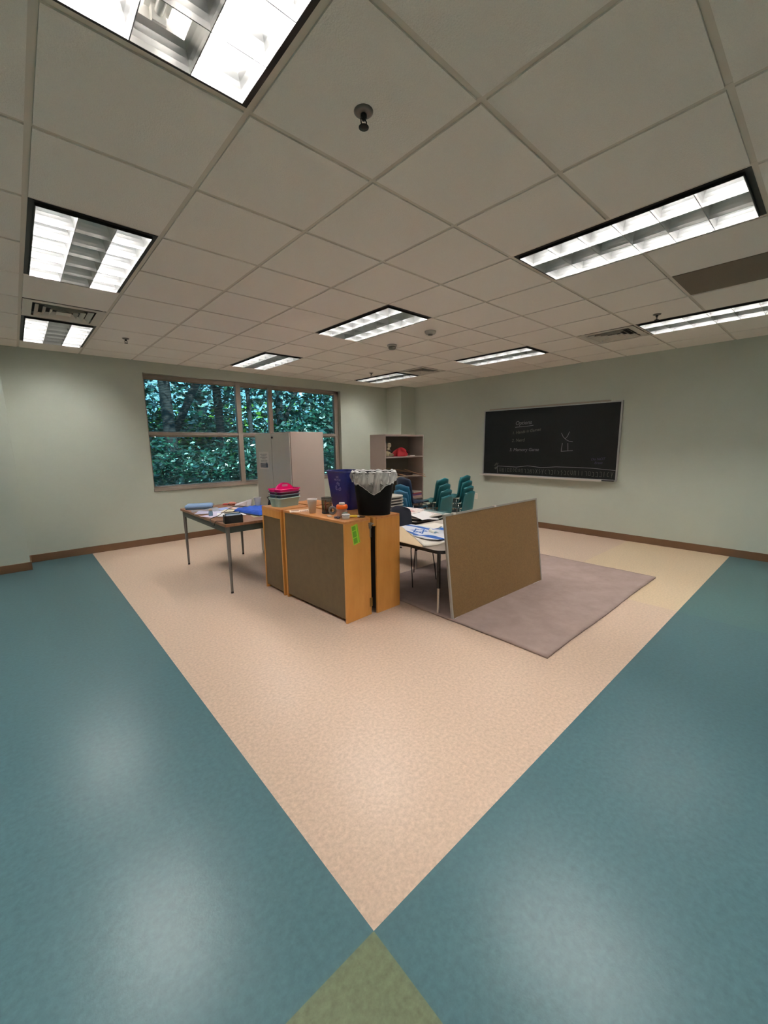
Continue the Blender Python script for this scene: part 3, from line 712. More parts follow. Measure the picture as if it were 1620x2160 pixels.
# black waste bin and its liner
t=thing('waste_bin','black plastic waste bin standing across the two wooden cabinets','waste bin',(1.545,1.118,HB),rad(-40.5))
BH=.375; m=MB(); m.loft(bin_rings(.285,.20,.362,.262,BH,.085,8),cap1=False); m.loft([[(x,y,BH) for x,y in rrect(.354,.254,.082,8)],[(x,y,.006) for x,y in rrect(.275,.19,.08,8)]],cap0=False)
m.build('bin_body',mat('black_plastic',srgb(5,5,6),.6,spec=.2),t)
m=MB(); m.loft([[(x,y,z) for x,y in rrect(a,b,.087,8)] for a,b,z in ((.362,.262,BH-.012),(.372,.272,BH-.010),(.372,.272,BH),(.356,.256,BH))],cap0=False,cap1=False)
m.build('rolled_rim',MATS['black_plastic'],t)
t=thing('bin_liner','crumpled clear plastic bag liner folded over the black bin rim','bin liner',(1.545,1.118,HB),rad(-40.5))
def resample(p,n):
    q=p+[p[0]]; L=[0]
    for a,b in zip(q,q[1:]): L.append(L[-1]+math.hypot(b[0]-a[0],b[1]-a[1]))
    out=[];k=0
    for i in range(n):
        t_=L[-1]*i/n
        while L[k+1]<t_: k+=1
        f_=(t_-L[k])/((L[k+1]-L[k]) or 1); out.append((q[k][0]+(q[k+1][0]-q[k][0])*f_,q[k][1]+(q[k+1][1]-q[k][1])*f_))
    return out
base_r=resample(rrect(.384,.284,.09,8),120); NB=len(base_r)
def hang(k):
    x,y=base_r[k]; a=math.atan2(y,x)   # -pi/2 is toward the camera
    d=abs((a+pi/2+pi)%(2*pi)-pi)
    v=.20-.125*min(1,d/1.0)
    return v+.005*sin(9*a)
rings=[]; NR=14
for i in range(NR+1):
    f_=i/NR; ring=[]
    for k in range(NB):
        x,y=base_r[k]; L=math.hypot(x,y); h_=hang(k); z=BH+.004-h_*f_
        a=math.atan2(y,x); out=.004+.012*sin(pi*f_)+.005*sin(13*a+5*f_)*f_+.004*sin(31*a+9*f_)
        tap=1-(.18)*(BH-z)/BH*.75
        ring.append((x*tap*(1+out/L),y*tap*(1+out/L),z+.003*sin(17*a)*(1-f_)))
    rings.append(ring)
top=[]
for i,(s_,z) in enumerate(((1.0,.004),(.985,.010),(.95,.006),(.93,-.03),(.89,-.10))):
    top.append([(x*s_+.004*sin(11*k*.3+i),y*s_+.004*cos(k*.7+i),BH+z+.006*sin(k*.9+i*2)+.004*sin(k*.37)) for k,(x,y) in enumerate(base_r)])
def bagmat():
    m=bpy.data.materials.new('clear_bag'); m.use_nodes=True; nt=m.node_tree; out=nt.nodes['Material Output']
    p=nt.nodes['Principled BSDF']; p.inputs['Base Color'].default_value=(.86,.86,.86,1); p.inputs['Roughness'].default_value=.3; p.inputs['Specular IOR Level'].default_value=.7
    tc=nt.nodes.new('ShaderNodeTexCoord'); mp=nt.nodes.new('ShaderNodeMapping'); mp.inputs['Scale'].default_value=(1,1,.35); nt.links.new(tc.outputs['Object'],mp.inputs[0])
    n=nt.nodes.new('ShaderNodeTexNoise'); n.inputs['Scale'].default_value=16; n.inputs['Detail'].default_value=3; n.inputs['Distortion'].default_value=.8
    nt.links.new(mp.outputs[0],n.inputs['Vector'])
    bpn=nt.nodes.new('ShaderNodeBump'); bpn.inputs['Strength'].default_value=.7; bpn.inputs['Distance'].default_value=.012; nt.links.new(n.outputs['Fac'],bpn.inputs['Height']); nt.links.new(bpn.outputs[0],p.inputs['Normal'])
    r=nt.nodes.new('ShaderNodeValToRGB'); r.color_ramp.elements[0].position=.38; r.color_ramp.elements[0].color=(.22,.22,.22,1); r.color_ramp.elements[1].position=.72; r.color_ramp.elements[1].color=(.62,.62,.62,1)
    nt.links.new(n.outputs['Fac'],r.inputs[0])
    tr=nt.nodes.new('ShaderNodeBsdfTransparent'); mx=nt.nodes.new('ShaderNodeMixShader'); nt.links.new(r.outputs[0],mx.inputs[0]); nt.links.new(tr.outputs[0],mx.inputs[1]); nt.links.new(p.outputs[0],mx.inputs[2]); nt.links.new(mx.outputs[0],out.inputs[0]); return m
M_BAG=bagmat()
m=MB(); m.loft(rings,cap0=False,cap1=False); m.build('overhang',M_BAG,t)
top[0]=rings[0]
m=MB(); m.loft(top,cap0=False,cap1=False); m.build('inner_fold',see_through('bag_fold',(1,1,1,1),.25,diff=(.9,.9,.9,1),rough=.3),t)
hem=MB(); hem.tube([(x,y,z-.001) for x,y,z in rings[-1]],.0022,5,closed=True); hem.build('hem',see_through('bag_fold',(1,1,1,1),.25),t)

# ================================================================ tall grey cupboard
t=thing('storage_cupboard','tall grey metal two-door cupboard in front of the window','cupboard',(1.602,2.685,0))
W_,L_,HT=.465,.925,1.642
m=MB(); m.box((.012,0,.0),(W_,L_,HT)); m.build('body',mat('taupe_steel',srgb(182,166,156),.5),t,bevel=.004)
M_DOOR=mat('grey_door_steel',srgb(204,198,188),.5)
MB().box((0,.010,.05),(.0115,L_/2-.005,HT-.012)).build('door',M_DOOR,t,bevel=.002)
d2=MB().box((0,L_/2+.005,.05),(.0115,L_-.010,HT-.012)).build('door',M_DOOR,t,bevel=.002)
MB().box((.005,L_/2-.005,.05),(.0118,L_/2+.005,HT-.012)).build('door_gap',M_BLACK,t)
d1=[c for c in t.children if c.name.startswith('door')][0]
MB().cyl((-.014,L_/2-.035,HT-.06),(0,L_/2-.035,HT-.06),.012,n=16).build('lock_knob',M_BLACK,d1)
m=MB(); pp=[(3.514,1.402),(3.235,1.407),(3.241,1.184),(3.507,1.18)]
def pq(a,b,o=0): 
    p=[(pp[0][k]*(1-a)+pp[1][k]*a)*(1-b)+(pp[3][k]*(1-a)+pp[2][k]*a)*b for k in (0,1)]; return (-.0015-o,p[0]-2.685,p[1])
m.add([pq(0,0),pq(0,1),pq(1,1),pq(1,0)],[(0,1,2,3)],0)
def pr(a0,b0,a1,b1,mi=1): m.add([pq(a0,b0,.001),pq(a0,b1,.001),pq(a1,b1,.001),pq(a1,b0,.001)],[(0,1,2,3)],mi)
for k,(a0,a1) in enumerate(((.14,.84),(.24,.78),(.14,.84),(.3,.7),(.2,.84),(.2,.8))): 
    b0=.12+.088*k
    q=a0
    while q<a1: 
        e=min(a1,q+random.uniform(.03,.08)); pr(q,b0,e,b0+.035); q=e+.02
m.add([pq(.12,.66,.001),pq(.12,.90,.001),pq(.90,.90,.001),pq(.90,.72,.001),pq(.80,.61,.001),pq(.70,.67,.001)],[(0,1,2,3,4,5)],2)
for b in (.74,.82):
    q=.18
    while q<.7: e=q+random.uniform(.04,.08); m.add([pq(q,b,.002),pq(q,b+.03,.002),pq(e,b+.03,.002),pq(e,b,.002)],[(0,1,2,3)],0); q=e+.02
o=m.build('notice_sheet',[mat('notice_paper',srgb(222,214,206),.6),mat('notice_print',srgb(110,106,104),.6),mat('notice_block',srgb(70,76,92),.6)])
tag(o,'white printed notice with dark block taped to the cupboard door','notice',loc=(1.602,2.685,0))

# ================================================================ bookcase
BX,BY,BW,BD,BHT=3.795,3.45,.945,.39,1.646
t=thing('bookcase','grey metal open bookcase behind the bins and chair stacks','bookcase',(BX,BY,0))
M_BC=mat('bookcase_steel',srgb(172,156,148),.5); M_BCI=mat('bookcase_inside',srgb(120,112,100),.6)
MB().box((0,0,0),(.02,BD,BHT)).build('side_panel',M_BC,t,bevel=.003); MB().box((BW-.02,0,0),(BW,BD,BHT)).build('side_panel',M_BC,t,bevel=.003)
MB().box((.02,0,BHT-.03),(BW-.02,BD,BHT)).build('top_panel',M_BC,t,bevel=.002)
MB().box((.02,BD-.01,.04),(BW-.02,BD,BHT-.03)).build('back_panel',M_BCI,t)
SZ=[.05,.52,.925,1.272]
for z in SZ: MB().box((.02,.002,z-.022),(BW-.02,BD-.01,z)).build('shelf',M_BC,t,bevel=.002)
MB().box((.02,.01,0),(BW-.02,.02,.028)).build('kick_plate',M_BC,t)
def blob(name,parts,m,loc,label,cat,rz=0,group=None):
    mb=MB()
    for (c,r,sz) in parts:
        for_=[]
        n=12
        rings=[[(c[0]+r*sz[0]*sin(pi*i/8)*cos(2*pi*k/n),c[1]+r*sz[1]*sin(pi*i/8)*sin(2*pi*k/n),c[2]-r*sz[2]*cos(pi*i/8)) for k in range(n)] for i in range(1,8)]
        mb.loft(rings)
    o=mb.build(name,m); tag(o,label,cat,group,loc,rz); return o
z1=1.272
t=thing('cloth_doll','pale cloth doll slumped on the top shelf of the bookcase','doll',(3.985,3.60,z1))
MC=mat('doll_cloth',srgb(196,182,150),.9); mb=MB()
def ball(mb,c,r,sz=(1,1,1),n=12): mb.loft([[(c[0]+r*sz[0]*sin(pi*i/8)*cos(2*pi*k/n),c[1]+r*sz[1]*sin(pi*i/8)*sin(2*pi*k/n),c[2]-r*sz[2]*cos(pi*i/8)) for k in range(n)] for i in range(1,8)])
ball(mb,(0,0,.05),.055,(1.2,.8,.9)); ball(mb,(.015,-.01,.13),.035,(.9,.7,1)); ball(mb,(.02,-.015,.195),.045); ball(mb,(.07,-.03,.03),.03,(1.8,.8,.8)); ball(mb,(.03,-.05,.035),.03,(1,1.6,.8))
mb.build('body',MC,t); m=MB(); ball(m,(.005,-.058,.20),.006); ball(m,(.035,-.057,.20),.006); m.build('eyes',M_BLACK,t)
m=MB(); ball(m,(.03,-.02,.10),.035,(1.1,.9,.5)); m.build('dark_scarf',mat('dark_scarf',srgb(40,34,32),.9),t)
o=MB().box((-.03,-.10,0),(.03,.10,.23)).build('white_carton',mat('carton_white',srgb(196,188,186),.6),bevel=.006); tag(o,'tall whitish carton at the left end of the top bookcase shelf','carton',loc=(3.865,3.63,z1))
o=MB().box((-.035,-.08,0),(.05,.06,.03)).build('teal_lid_box',mat('teal_card',srgb(30,90,80),.6),bevel=.004); tag(o,'small teal box lying on top of the whitish carton','box',loc=(3.865,3.63,z1+.23))
t=thing('red_bag','crumpled red cloth bag on the top shelf of the bookcase','bag',(4.285,3.58,z1))
m=MB(); 
def rb(u,v):
    a=2*pi*u; b=pi*v*.5; r=.14*(1+.15*sin(3*a)+.08*sin(7*a)); return (r*cos(a)*cos(b)*1.25,r*.6*sin(a)*cos(b),.125*sin(b)*(1+.25*sin(2*a+1)))
m.grid(rb,36,10); m.build('bag_cloth',mat('red_cloth',srgb(170,18,34),.7),t); 
m=MB(); ball(m,(.18,0,.075),.04,(1.0,.7,.7)); m.build('dark_end',mat('dark_red',srgb(60,12,18),.8),t)
o=MB().box((-.07,-.05,0),(.07,.05,.014)).build('white_booklet',M_WHITE); tag(o,'small white booklet lying at the front of the top shelf beside the red bag','booklet',loc=(4.455,3.51,z1),rz=rad(5))
# planks on the middle shelf
MW=mat('cardboard_strip',srgb(178,134,96),.7)
def strip(a,b,wd,th,label,m=None,nm='cardboard_strip'):
    a,b=Vector(a),Vector(b); d=(b-a); L=d.length; d.normalize(); s=d.cross(Vector((0,0,1))).normalized(); u=s.cross(d)
    mb=MB(); c=[]
    for p in (a,b):
        for x,y in ((-1,-1),(1,-1),(1,1),(-1,1)): c.append(tuple(p+s*wd/2*x+u*th/2*y-a))
    mb.add(c,[(3,2,1,0),(4,5,6,7),(0,1,5,4),(1,2,6,5),(2,3,7,6),(3,0,4,7)])
    o=mb.build(nm,m or MW); tag(o,label,'strip','tan strips piled on the middle bookcase shelf',tuple(a)); return o
zs=.925
strip((3.86,3.47,zs+.012),(4.10,3.78,zs+.07),.05,.006,'tan strip leaning back at the left end of the middle bookcase shelf')
strip((4.29,3.46,zs+.010),(4.02,3.80,zs+.11),.07,.006,'wide tan strip crossing the middle bookcase shelf toward the left back')
strip((4.72,3.40,zs+.012),(4.10,3.79,zs+.14),.06,.006,'long tan strip slanting over the middle bookcase shelf')
strip((4.70,3.36,zs-.03),(4.52,3.72,zs+.10),.045,.005,'tan strip sticking out over the right front of the middle shelf')
strip((3.83,3.43,zs+.008),(4.55,3.43,zs+.008),.05,.006,'flat pale strip along the front of the middle bookcase shelf',mat('pale_strip',srgb(190,166,140),.7))
o=MB().box((-.28,-.10,0),(.22,.12,.045)).build('dark_folder',mat('dark_brown_card',srgb(46,34,30),.7),bevel=.004); tag(o,'dark flat folder under the tan strips on the bookcase','folder',loc=(4.33,3.64,zs))
for k,(w_,d_,h_,c_,lb) in enumerate([(.24,.27,.035,srgb(196,160,150),'bottom'),(.23,.26,.03,srgb(90,60,110),'second from bottom'),(.22,.26,.022,srgb(150,60,60),'third from bottom'),(.24,.27,.02,srgb(200,190,180),'topmost')]):
    zz=.52+sum([.035,.03,.022,.02][:k]); o=MB().box((-w_/2,-d_/2,0),(w_/2,d_/2,h_)).build('book',mat('book_%d'%k,c_,.6),bevel=.002); tag(o,'%s book lying in the small pile on the lower bookcase shelf'%lb,'book','books piled on the lower bookcase shelf',(4.60,3.60,zz),rad(3*k-4))

# ================================================================ desk on the left
t=thing('work_table','brown topped table with grey steel legs by the window wall','table',(0,0,0))
DX0,DX1,DY0,DY1,DZ=.655,1.435,2.335,3.80,.722
M_WALN=mat('walnut_laminate',srgb(142,100,72),.4,c2=srgb(118,78,54),nscale=4,stretch=(8,1,1),detail=8)
MB().box((DX0,DY0,DZ-.028),(DX1,DY1,DZ)).build('tabletop',M_WALN,t,bevel=.003)
M_APR=mat('apron_grey_green',srgb(62,70,66),.5); i_=.022
for a,b in (((DX0+i_,DY0+i_,DZ-.095),(DX0+i_+.012,DY1-i_,DZ-.028)),((DX1-i_-.012,DY0+i_,DZ-.095),(DX1-i_,DY1-i_,DZ-.028)),((DX0+i_,DY0+i_,DZ-.095),(DX1-i_,DY0+i_+.012,DZ-.028)),((DX0+i_,DY1-i_-.012,DZ-.095),(DX1-i_,DY1-i_,DZ-.028))):
    MB().box(a,b).build('apron',M_APR,t)
M_LEG=mat('desk_leg_grey',srgb(112,108,104),.4,metal=.3)
for lx,ly in ((DX0+.035,DY0+.035),(DX0+.035,DY1-.035),(DX1-.035,DY0+.035),(DX1-.035,DY1-.035)):
    l=MB().cyl((lx,ly,.02),(lx,ly,DZ-.03),.0125,.021,n=16).build('leg',M_LEG,t)
    MB().cyl((lx,ly,0),(lx,ly,.022),.014,.012,n=12).build('glide',M_BLACK,l)
# --- clutter
def sheet(name,w,d,loc,rz,c,label,cat,group=None,amp=.004,z=None,mats=None,mfn=None,tilt=0,curl=0):
    m=MB(); ph=random.random()*6
    m.grid(lambda u,v:(w*(u-.5),d*(v-.5),.0012+amp*(1+sin(5*u+ph)*cos(4*v+ph))*.5+curl*max(0,abs(u-.5)*2-.6)),10 if not mfn else 30,10 if not mfn else 30,mfn=mfn)
    o=m.build(name,mats or c); tag(o,label,cat,group,loc,rz); return o
M_PAP=mat('paper_white',srgb(232,230,230),.6); M_PAPW=mat('paper_lilac',srgb(206,204,226),.6); M_PAPC=mat('paper_cream',srgb(224,208,176),.6)
t=thing('plastic_cloth_pack','folded light blue plastic sheet pack at the far left corner of the table','folded sheet',(.83,3.62,DZ),rad(-26))
m=MB(); m.loft([[(x,y,z) for x,y in rrect(a,b,.02,3)] for a,b,z in ((.30,.20,.022),(.31,.21,.034),(.30,.20,.05),(.28,.17,.056))]); m.build('folded_sheet',mat('light_blue_plastic',srgb(136,166,204),.35),t)
m=MB(); m.loft([[(x,y,z) for x,y in rrect(a,b,.02,3)] for a,b,z in ((.29,.19,0),(.30,.20,.012),(.29,.19,.022))]); m.build('slate_layer',mat('slate_blue',srgb(74,92,110),.5),t)
sheet('clear_plastic_bag',.30,.22,(.80,3.33,DZ),rad(-10),see_through('clear_film',(1,1,1,1),.45,diff=srgb(210,216,226),rough=.1),'crinkled clear plastic bag in front of the light blue sheet pack','plastic bag',amp=.03)
sheet('magazine',.21,.28,(.80,3.20,DZ+.002),rad(60),M_PAPW,'lilac-white magazine under the clear plastic bag','magazine',amp=.006)
sheet('paper_sheet',.26,.20,(.78,2.96,DZ+.0005),rad(25),mat('paper_purple_print',srgb(206,194,216),.6),'sheet with faint purple print at the front edge of the table beside the bottle','paper','papers on the brown table')
sheet('paper_sheet',.30,.24,(.93,2.86,DZ+.004),rad(-20),M_PAP,'large bright white sheet in the middle of the brown table','paper','papers on the brown table',amp=.008)
sheet('paper_sheet',.24,.22,(1.07,3.35,DZ+.002),rad(15),mat('paper_periwinkle',srgb(150,166,216),.6),'periwinkle blue sheet behind the white paper','paper','papers on the brown table')
sheet('paper_sheet',.26,.18,(1.05,3.08,DZ+.009),rad(-35),M_PAPC,'cream sheet lying over the white paper','paper','papers on the brown table')
sheet('paper_sheet',.24,.18,(1.16,2.56,DZ+.0008),rad(-12),mat('paper_sage',srgb(196,190,160),.6),'pale sage paper under the blue cloth tray at the table front','paper','papers on the brown table')
t=thing('paint_bottle','small bottle of blue paint with a cream cap standing on the table edge','bottle',(.735,2.955,DZ))
m=MB(); m.lathe([(0,0),(.020,0),(.022,.004),(.022,.048),(.014,.058),(.012,.060)],n=24); m.build('bottle_glass',see_through('bottle_clear',(.8,.9,1,1),.35,diff=srgb(150,180,200),rough=.1),t)
MB().lathe([(0,.003),(.019,.003),(.019,.030),(0,.030)],n=24).build('blue_paint',mat('blue_paint',srgb(60,104,150),.3),t)
MB().lathe([(0,.060),(.018,.060),(.018,.078),(.014,.082),(0,.082)],n=24).build('cap',mat('cork_cap',srgb(214,190,158),.6),t)
t=thing('craft_scissors','red and black handled scissors lying behind the papers','scissors',(1.19,3.66,DZ),rad(-40))
m=MB(); m.tube([(-.02+.03*cos(a),.014+.018*sin(a),.014) for a in [2*pi*k/12 for k in range(12)]],.006,6,closed=True); m.tube([(-.02+.03*cos(a),-.020+.018*sin(a),.014) for a in [2*pi*k/12 for k in range(12)]],.006,6,closed=True); m.build('handles',mat('red_plastic',srgb(196,54,46),.4),t)
MB().box((.01,-.012,.008),(.10,.006,.014)).build('blades',mat('black_blade',srgb(60,40,40),.4),t)
blob('red_cloth_roll',[((0,0,.022),.022,(2.6,1,1))],mat('red_stripe',srgb(186,70,60),.7,c2=srgb(230,180,160),nscale=60),(1.235,3.60,DZ),'small rolled red patterned cloth behind the papers','cloth roll',rad(-45))
t=thing('picture_book','white picture book propped up at a slant at the back of the table','book',(1.27,3.36,DZ),rad(-48))
m=MB(); m.add([(-.11,0,.004),(.11,0,.004),(.11,.055,.10),(-.11,.03,.03),(-.11,.006,.0),(.11,.006,.0),(.11,.061,.096),(-.11,.036,.026)],[(0,1,2,3),(7,6,5,4),(0,4,5,1),(1,5,6,2),(2,6,7,3),(3,7,4,0)]); m.build('cover',mat('book_cover_white',srgb(226,220,224),.5),t)
m=MB(); m.add([(-.09,-.001,.010),(.05,-.001,.010),(.05,.035,.066),(-.09,.024,.026)],[(0,1,2,3)]); m.build('cover_picture',mat('cover_picture',srgb(206,190,192),.5),t)
o=MB().box((-.20,-.028,0),(.20,.028,.010)).build('cardboard_ruler',mat('pink_beige_card',srgb(226,190,170),.6),bevel=.002); tag(o,'long beige pink card strip crossing the papers toward the black box','card strip',loc=(1.09,3.12,DZ+.016),rz=rad(-88))
t=thing('open_box','small open black box at the near corner of the brown table','box',(.765,2.405,DZ),rad(-12))
m=MB(); bw,bd,bh_=.175,.10,.078; BOXT=t
m.box((-bw/2,-bd/2,0),(bw/2,bd/2,.004)); 
for a,b in (((-bw/2,-bd/2,0),(bw/2,-bd/2+.004,bh_)),((-bw/2,bd/2-.004,0),(bw/2,bd/2,bh_)),((-bw/2,-bd/2,0),(-bw/2+.004,bd/2,bh_)),((bw/2-.004,-bd/2,0),(bw/2,bd/2,bh_))): m.box(a,b)
m.build('box_shell',M_BLACK,t)
for k,(c_,lb) in enumerate(((srgb(190,204,226),'pale blue'),(srgb(40,90,120),'teal'),(srgb(220,210,200),'cream'))):
    o=MB().box((-.07,-.002,0),(.07,.002,.084+.006*k)).build('card',mat('card_%d'%k,c_,.5)); tag(o,'%s card standing in the small open black box'%lb,'card','cards in the black box',(.765,2.405+.022*k-.02,DZ+.005),rad(-12))
t=thing('blue_towel_tray','folded royal blue cloth on a thin black tray at the right of the brown table','folded cloth',(1.235,2.80,DZ+.004),rad(10))
m=MB()
def tw(u,v):
    x=.36*(u-.5); y=.50*(v-.5); e=min(u,1-u,v,1-v); return (x,y,.012+.040*min(1,e*9)**.5+.0035*sin(31*u+9*v)*sin(27*v))
m.grid(tw,44,44); m.build('blue_cloth',mat('royal_blue_cloth',srgb(28,74,170),.9,bump=.6,bscale=200),t)
m=MB(); m.box((-.185,-.255,0),(.185,.255,.012)); m.build('black_tray',mat('tray_black',srgb(24,28,42),.5),t,bevel=.003)
t=thing('cream_jar','small cream jar at the back of the brown table near the cupboard','jar',(1.36,3.40,DZ))
MB().lathe([(0,0),(.026,0),(.027,.030),(0,.030)],n=24).build('jar_body',mat('cream_jar',srgb(222,210,160),.5),t)
MB().lathe([(0,.030),(.028,.030),(.028,.044),(0,.045)],n=24).build('jar_lid',mat('cream_lid',srgb(236,230,208),.5),t)
t=thing('clear_cup','clear plastic cup beside the caddy stack on the brown table','cup',(1.30,2.98,DZ+.05))
MB().lathe([(0,.0),(.030,.0),(.044,.10),(.0445,.102)],n=28).build('cup_wall',see_through('cup_clear',(1,1,1,1),.5,diff=srgb(216,216,216),rough=.1),t)
MB().tube([(.0445*cos(2*pi*k/28),.0445*sin(2*pi*k/28),.102) for k in range(28)],.0018,6,closed=True).build('cup_rim',M_WHITE,t)
t=thing('black_strap_bag','little black strapped bag behind the caddy stack','bag',(1.37,2.72,DZ+.055),rad(20))
m=MB(); m.loft([[(x,y,z) for x,y in rrect(a,b,.02,4)] for a,b,z in ((.10,.06,0),(.12,.08,.03),(.11,.07,.075),(.08,.04,.09))]); m.build('pouch',mat('black_nylon',srgb(30,28,30),.7),t)
m=MB(); m.tube([(-.055,0,.07),(-.09,.0,.125),(0,.01,.135),(.06,0,.08)],.006,8); m.build('strap',M_BLACK,t)
m=MB(); pts=[(.695,2.56,DZ+.004),(.66,2.60,DZ+.006),(.645,2.57,DZ-.02)]
cab=[(.70,2.44,DZ+.02),(.672,2.50,DZ+.012),(.645,2.56,DZ+.004),(.636,2.60,DZ-.05),(.648,2.72,DZ+.006),(.76,2.80,DZ+.02),(.90,2.98,DZ+.03),(1.03,3.12,DZ+.045),(1.12,3.16,DZ+.05),(1.22,3.14,DZ+.03),(1.24,3.10,DZ+.02)]
def smoothp(p,n=5):
    out=[]
    for i in range(len(p)-1):
        p0=Vector(p[max(0,i-1)]);p1=Vector(p[i]);p2=Vector(p[i+1]);p3=Vector(p[min(len(p)-1,i+2)])
        for k in range(n):
            t_=k/n; out.append(.5*((2*p1)+(-p0+p2)*t_+(2*p0-5*p1+4*p2-p3)*t_**2+(-p0+3*p1-3*p2+p3)*t_**3))
    out.append(Vector(p[-1])); return out
m.tube(smoothp(cab),.0032,7); o=m.build('cord',M_BLACK,BOXT); o.matrix_parent_inverse=(Matrix.Translation(BOXT.location)@Matrix.Rotation(rad(-12),4,'Z')).inverted()

# ================================================================ low laminate tables
M_LAM=mat('grey_laminate',srgb(184,174,164),.4,noise=.04,nscale=60); M_BLK=mat('black_edge',srgb(16,15,17),.45)
def low_table(x0,x1,y0,y1,z,label):
    t=thing('activity_table',label,'table',((x0+x1)/2,(y0+y1)/2,0),0,'low grey laminate tables')
    w_,d_=x1-x0,y1-y0
    MB().prism(rrect(w_-.006,d_-.006,.087,8),z-.002,z).build('laminate_top',M_LAM,t)
    MB().prism(rrect(w_,d_,.09,8),z-.030,z-.0022,smooth=False).build('edge_band',M_BLK,t)
    for sx in (-1,1):
        for sy in (-1,1):
            lx,ly=sx*(w_/2-.065),sy*(d_/2-.085)
            l=MB().cyl((lx,ly,.245),(lx,ly,z-.03),.0165,n=14).build('leg',M_BLK,t)
            MB().cyl((lx,ly,.012),(lx,ly,.25),.0125,n=14).build('chrome_insert',mat('leg_chrome',srgb(190,184,178),.3,metal=.7),l)
            MB().cyl((lx,ly,0),(lx,ly,.014),.015,n=12).build('foot',M_BLK,l)
            b=MB(); 
            for qx,qy in ((-.085,0),(.085,0)):
                a=rad(45)*(1 if sx*sy>0 else -1)+rad(0)
                vx,vy=qx*cos(a),qx*sin(a)
                b.cyl((lx+vx,ly+vy,z-.03),(lx,ly,z-.23),.005,n=8)
            b.build('brace',M_BLK,l)
    return t
low_table(1.745,3.235,.495,1.435,.60,'low grey laminate table holding the blue and white flag behind the leaning board')
low_table(2.52,3.27,1.50,2.56,.60,'low grey laminate table holding the pink printed papers')
# loose tabletop leaf lying on the second table
t=thing('tabletop_leaf','loose rounded tabletop lying on the farther low table under pink papers','tabletop',(2.66,1.99,.602),0)
MB().prism(rrect(.49,.55,.09,8),.026,.030).build('laminate_top',M_LAM,t); MB().prism(rrect(.496,.556,.09,8),0,.0258).build('edge_band',M_BLK,t)
t.location=(2.79,1.80,.602)

# flag
def star_in(x,y,R):
    def tri(x,y,R,s):
        # signed: inside triangle pointing s
        d=[ -s*y, s*y*.5+x*.8660254, s*y*.5-x*.8660254]
        return max(d)
    r=R*.5
    ins=False
    for s in (1,-1):
        m_=tri(x,y,R,s)
        if m_<r and m_>r-R*.15: ins=True
    return ins
def flag_m(u,v):
    if .10<v<.24 or .76<v<.90: return 1
    x=(u-.40)*1.57; y=(v-.5)
    return 1 if star_in(x,y,.27) else 0
M_FLG=[mat('flag_white',srgb(214,216,224),.8),mat('flag_blue',srgb(28,84,160),.8)]
m=MB()
def flag_f(u,v):
    x=.66*(u-.5); y=.42*(v-.5)
    z=.006+.008*(1+sin(7*u+3*v))*.5+.035*max(0,sin(6.2*(u-.55)))*(.4+.6*v)**1.5*(u>.55)+.006*sin(13*u-8*v)*u
    return (x+.03*sin(5*v)*u,y+.025*sin(6*u),z)
m.grid(flag_f,150,100,mfn=flag_m)
t_=m.build('cloth_flag',M_FLG,solid=.001); tag(t_,'crumpled white flag with blue stripes and a blue six-pointed star','flag',loc=(2.16,1.09,.606),rz=rad(-86))
# large white sheet under the flag, curling off the left of the table
m=MB()
def ws(u,v):
    # u from curl (0) to far side (1); v along y
    xd=1.735+.45*v; y=.68+.72*v-.04*u
    return (xd+(2.65-xd)*u,y,.6035+.012*max(0,1-u*6)**2)
m.grid(ws,24,16)
o=m.build('poster_sheet',mat('poster_white',srgb(236,230,220),.6),solid=.001); tag(o,'large white poster sheet under the flag on the low table','poster')
m=MB()
def cb_(u,v):  # beige underside of the sheet corner between its fold and the table edge
    y=.70+.70*u; xd=1.737+.45*u; x=xd-(xd-1.728+.0*u)*v
    return (x,y,.6155+.035*sin(pi*v)*u-.012*v*v)
m.grid(cb_,16,10); o=m.build('curled_cardboard',mat('kraft_beige',srgb(204,180,146),.7),solid=.002); tag(o,'beige sheet curling up over the left edge of the flag table','cardboard')
t=thing('paper_roll','white rolled paper with blue end lying on the flag','paper roll',(2.16,.945,.63),rad(62))
MB().cyl((-.09,0,0),(.09,0,0),.019,n=18,cap=False).build('roll',mat('roll_white',srgb(222,222,214),.6),t,solid=.002)
MB().cyl((-.092,0,0),(-.05,0,0),.0205,n=18,cap=False).build('blue_band',mat('band_blue',srgb(90,130,160),.6),t)
sheet('blue_card',.20,.10,(2.09,.80,.607),rad(-68),mat('strong_blue',srgb(24,76,180),.5),'bright blue card beside the flag next to the leaning board','card',amp=.012)
t=thing('clear_cup','small printed clear cup lying near the board edge on the flag','cup',(2.30,.99,.628),rad(20))
MB().cyl((-.05,0,0),(.05,0,0),.022,.028,n=18,cap=False).build('cup_wall',see_through('cup_tint',(1,1,1,1),.4,diff=srgb(150,176,190),rough=.2),t)
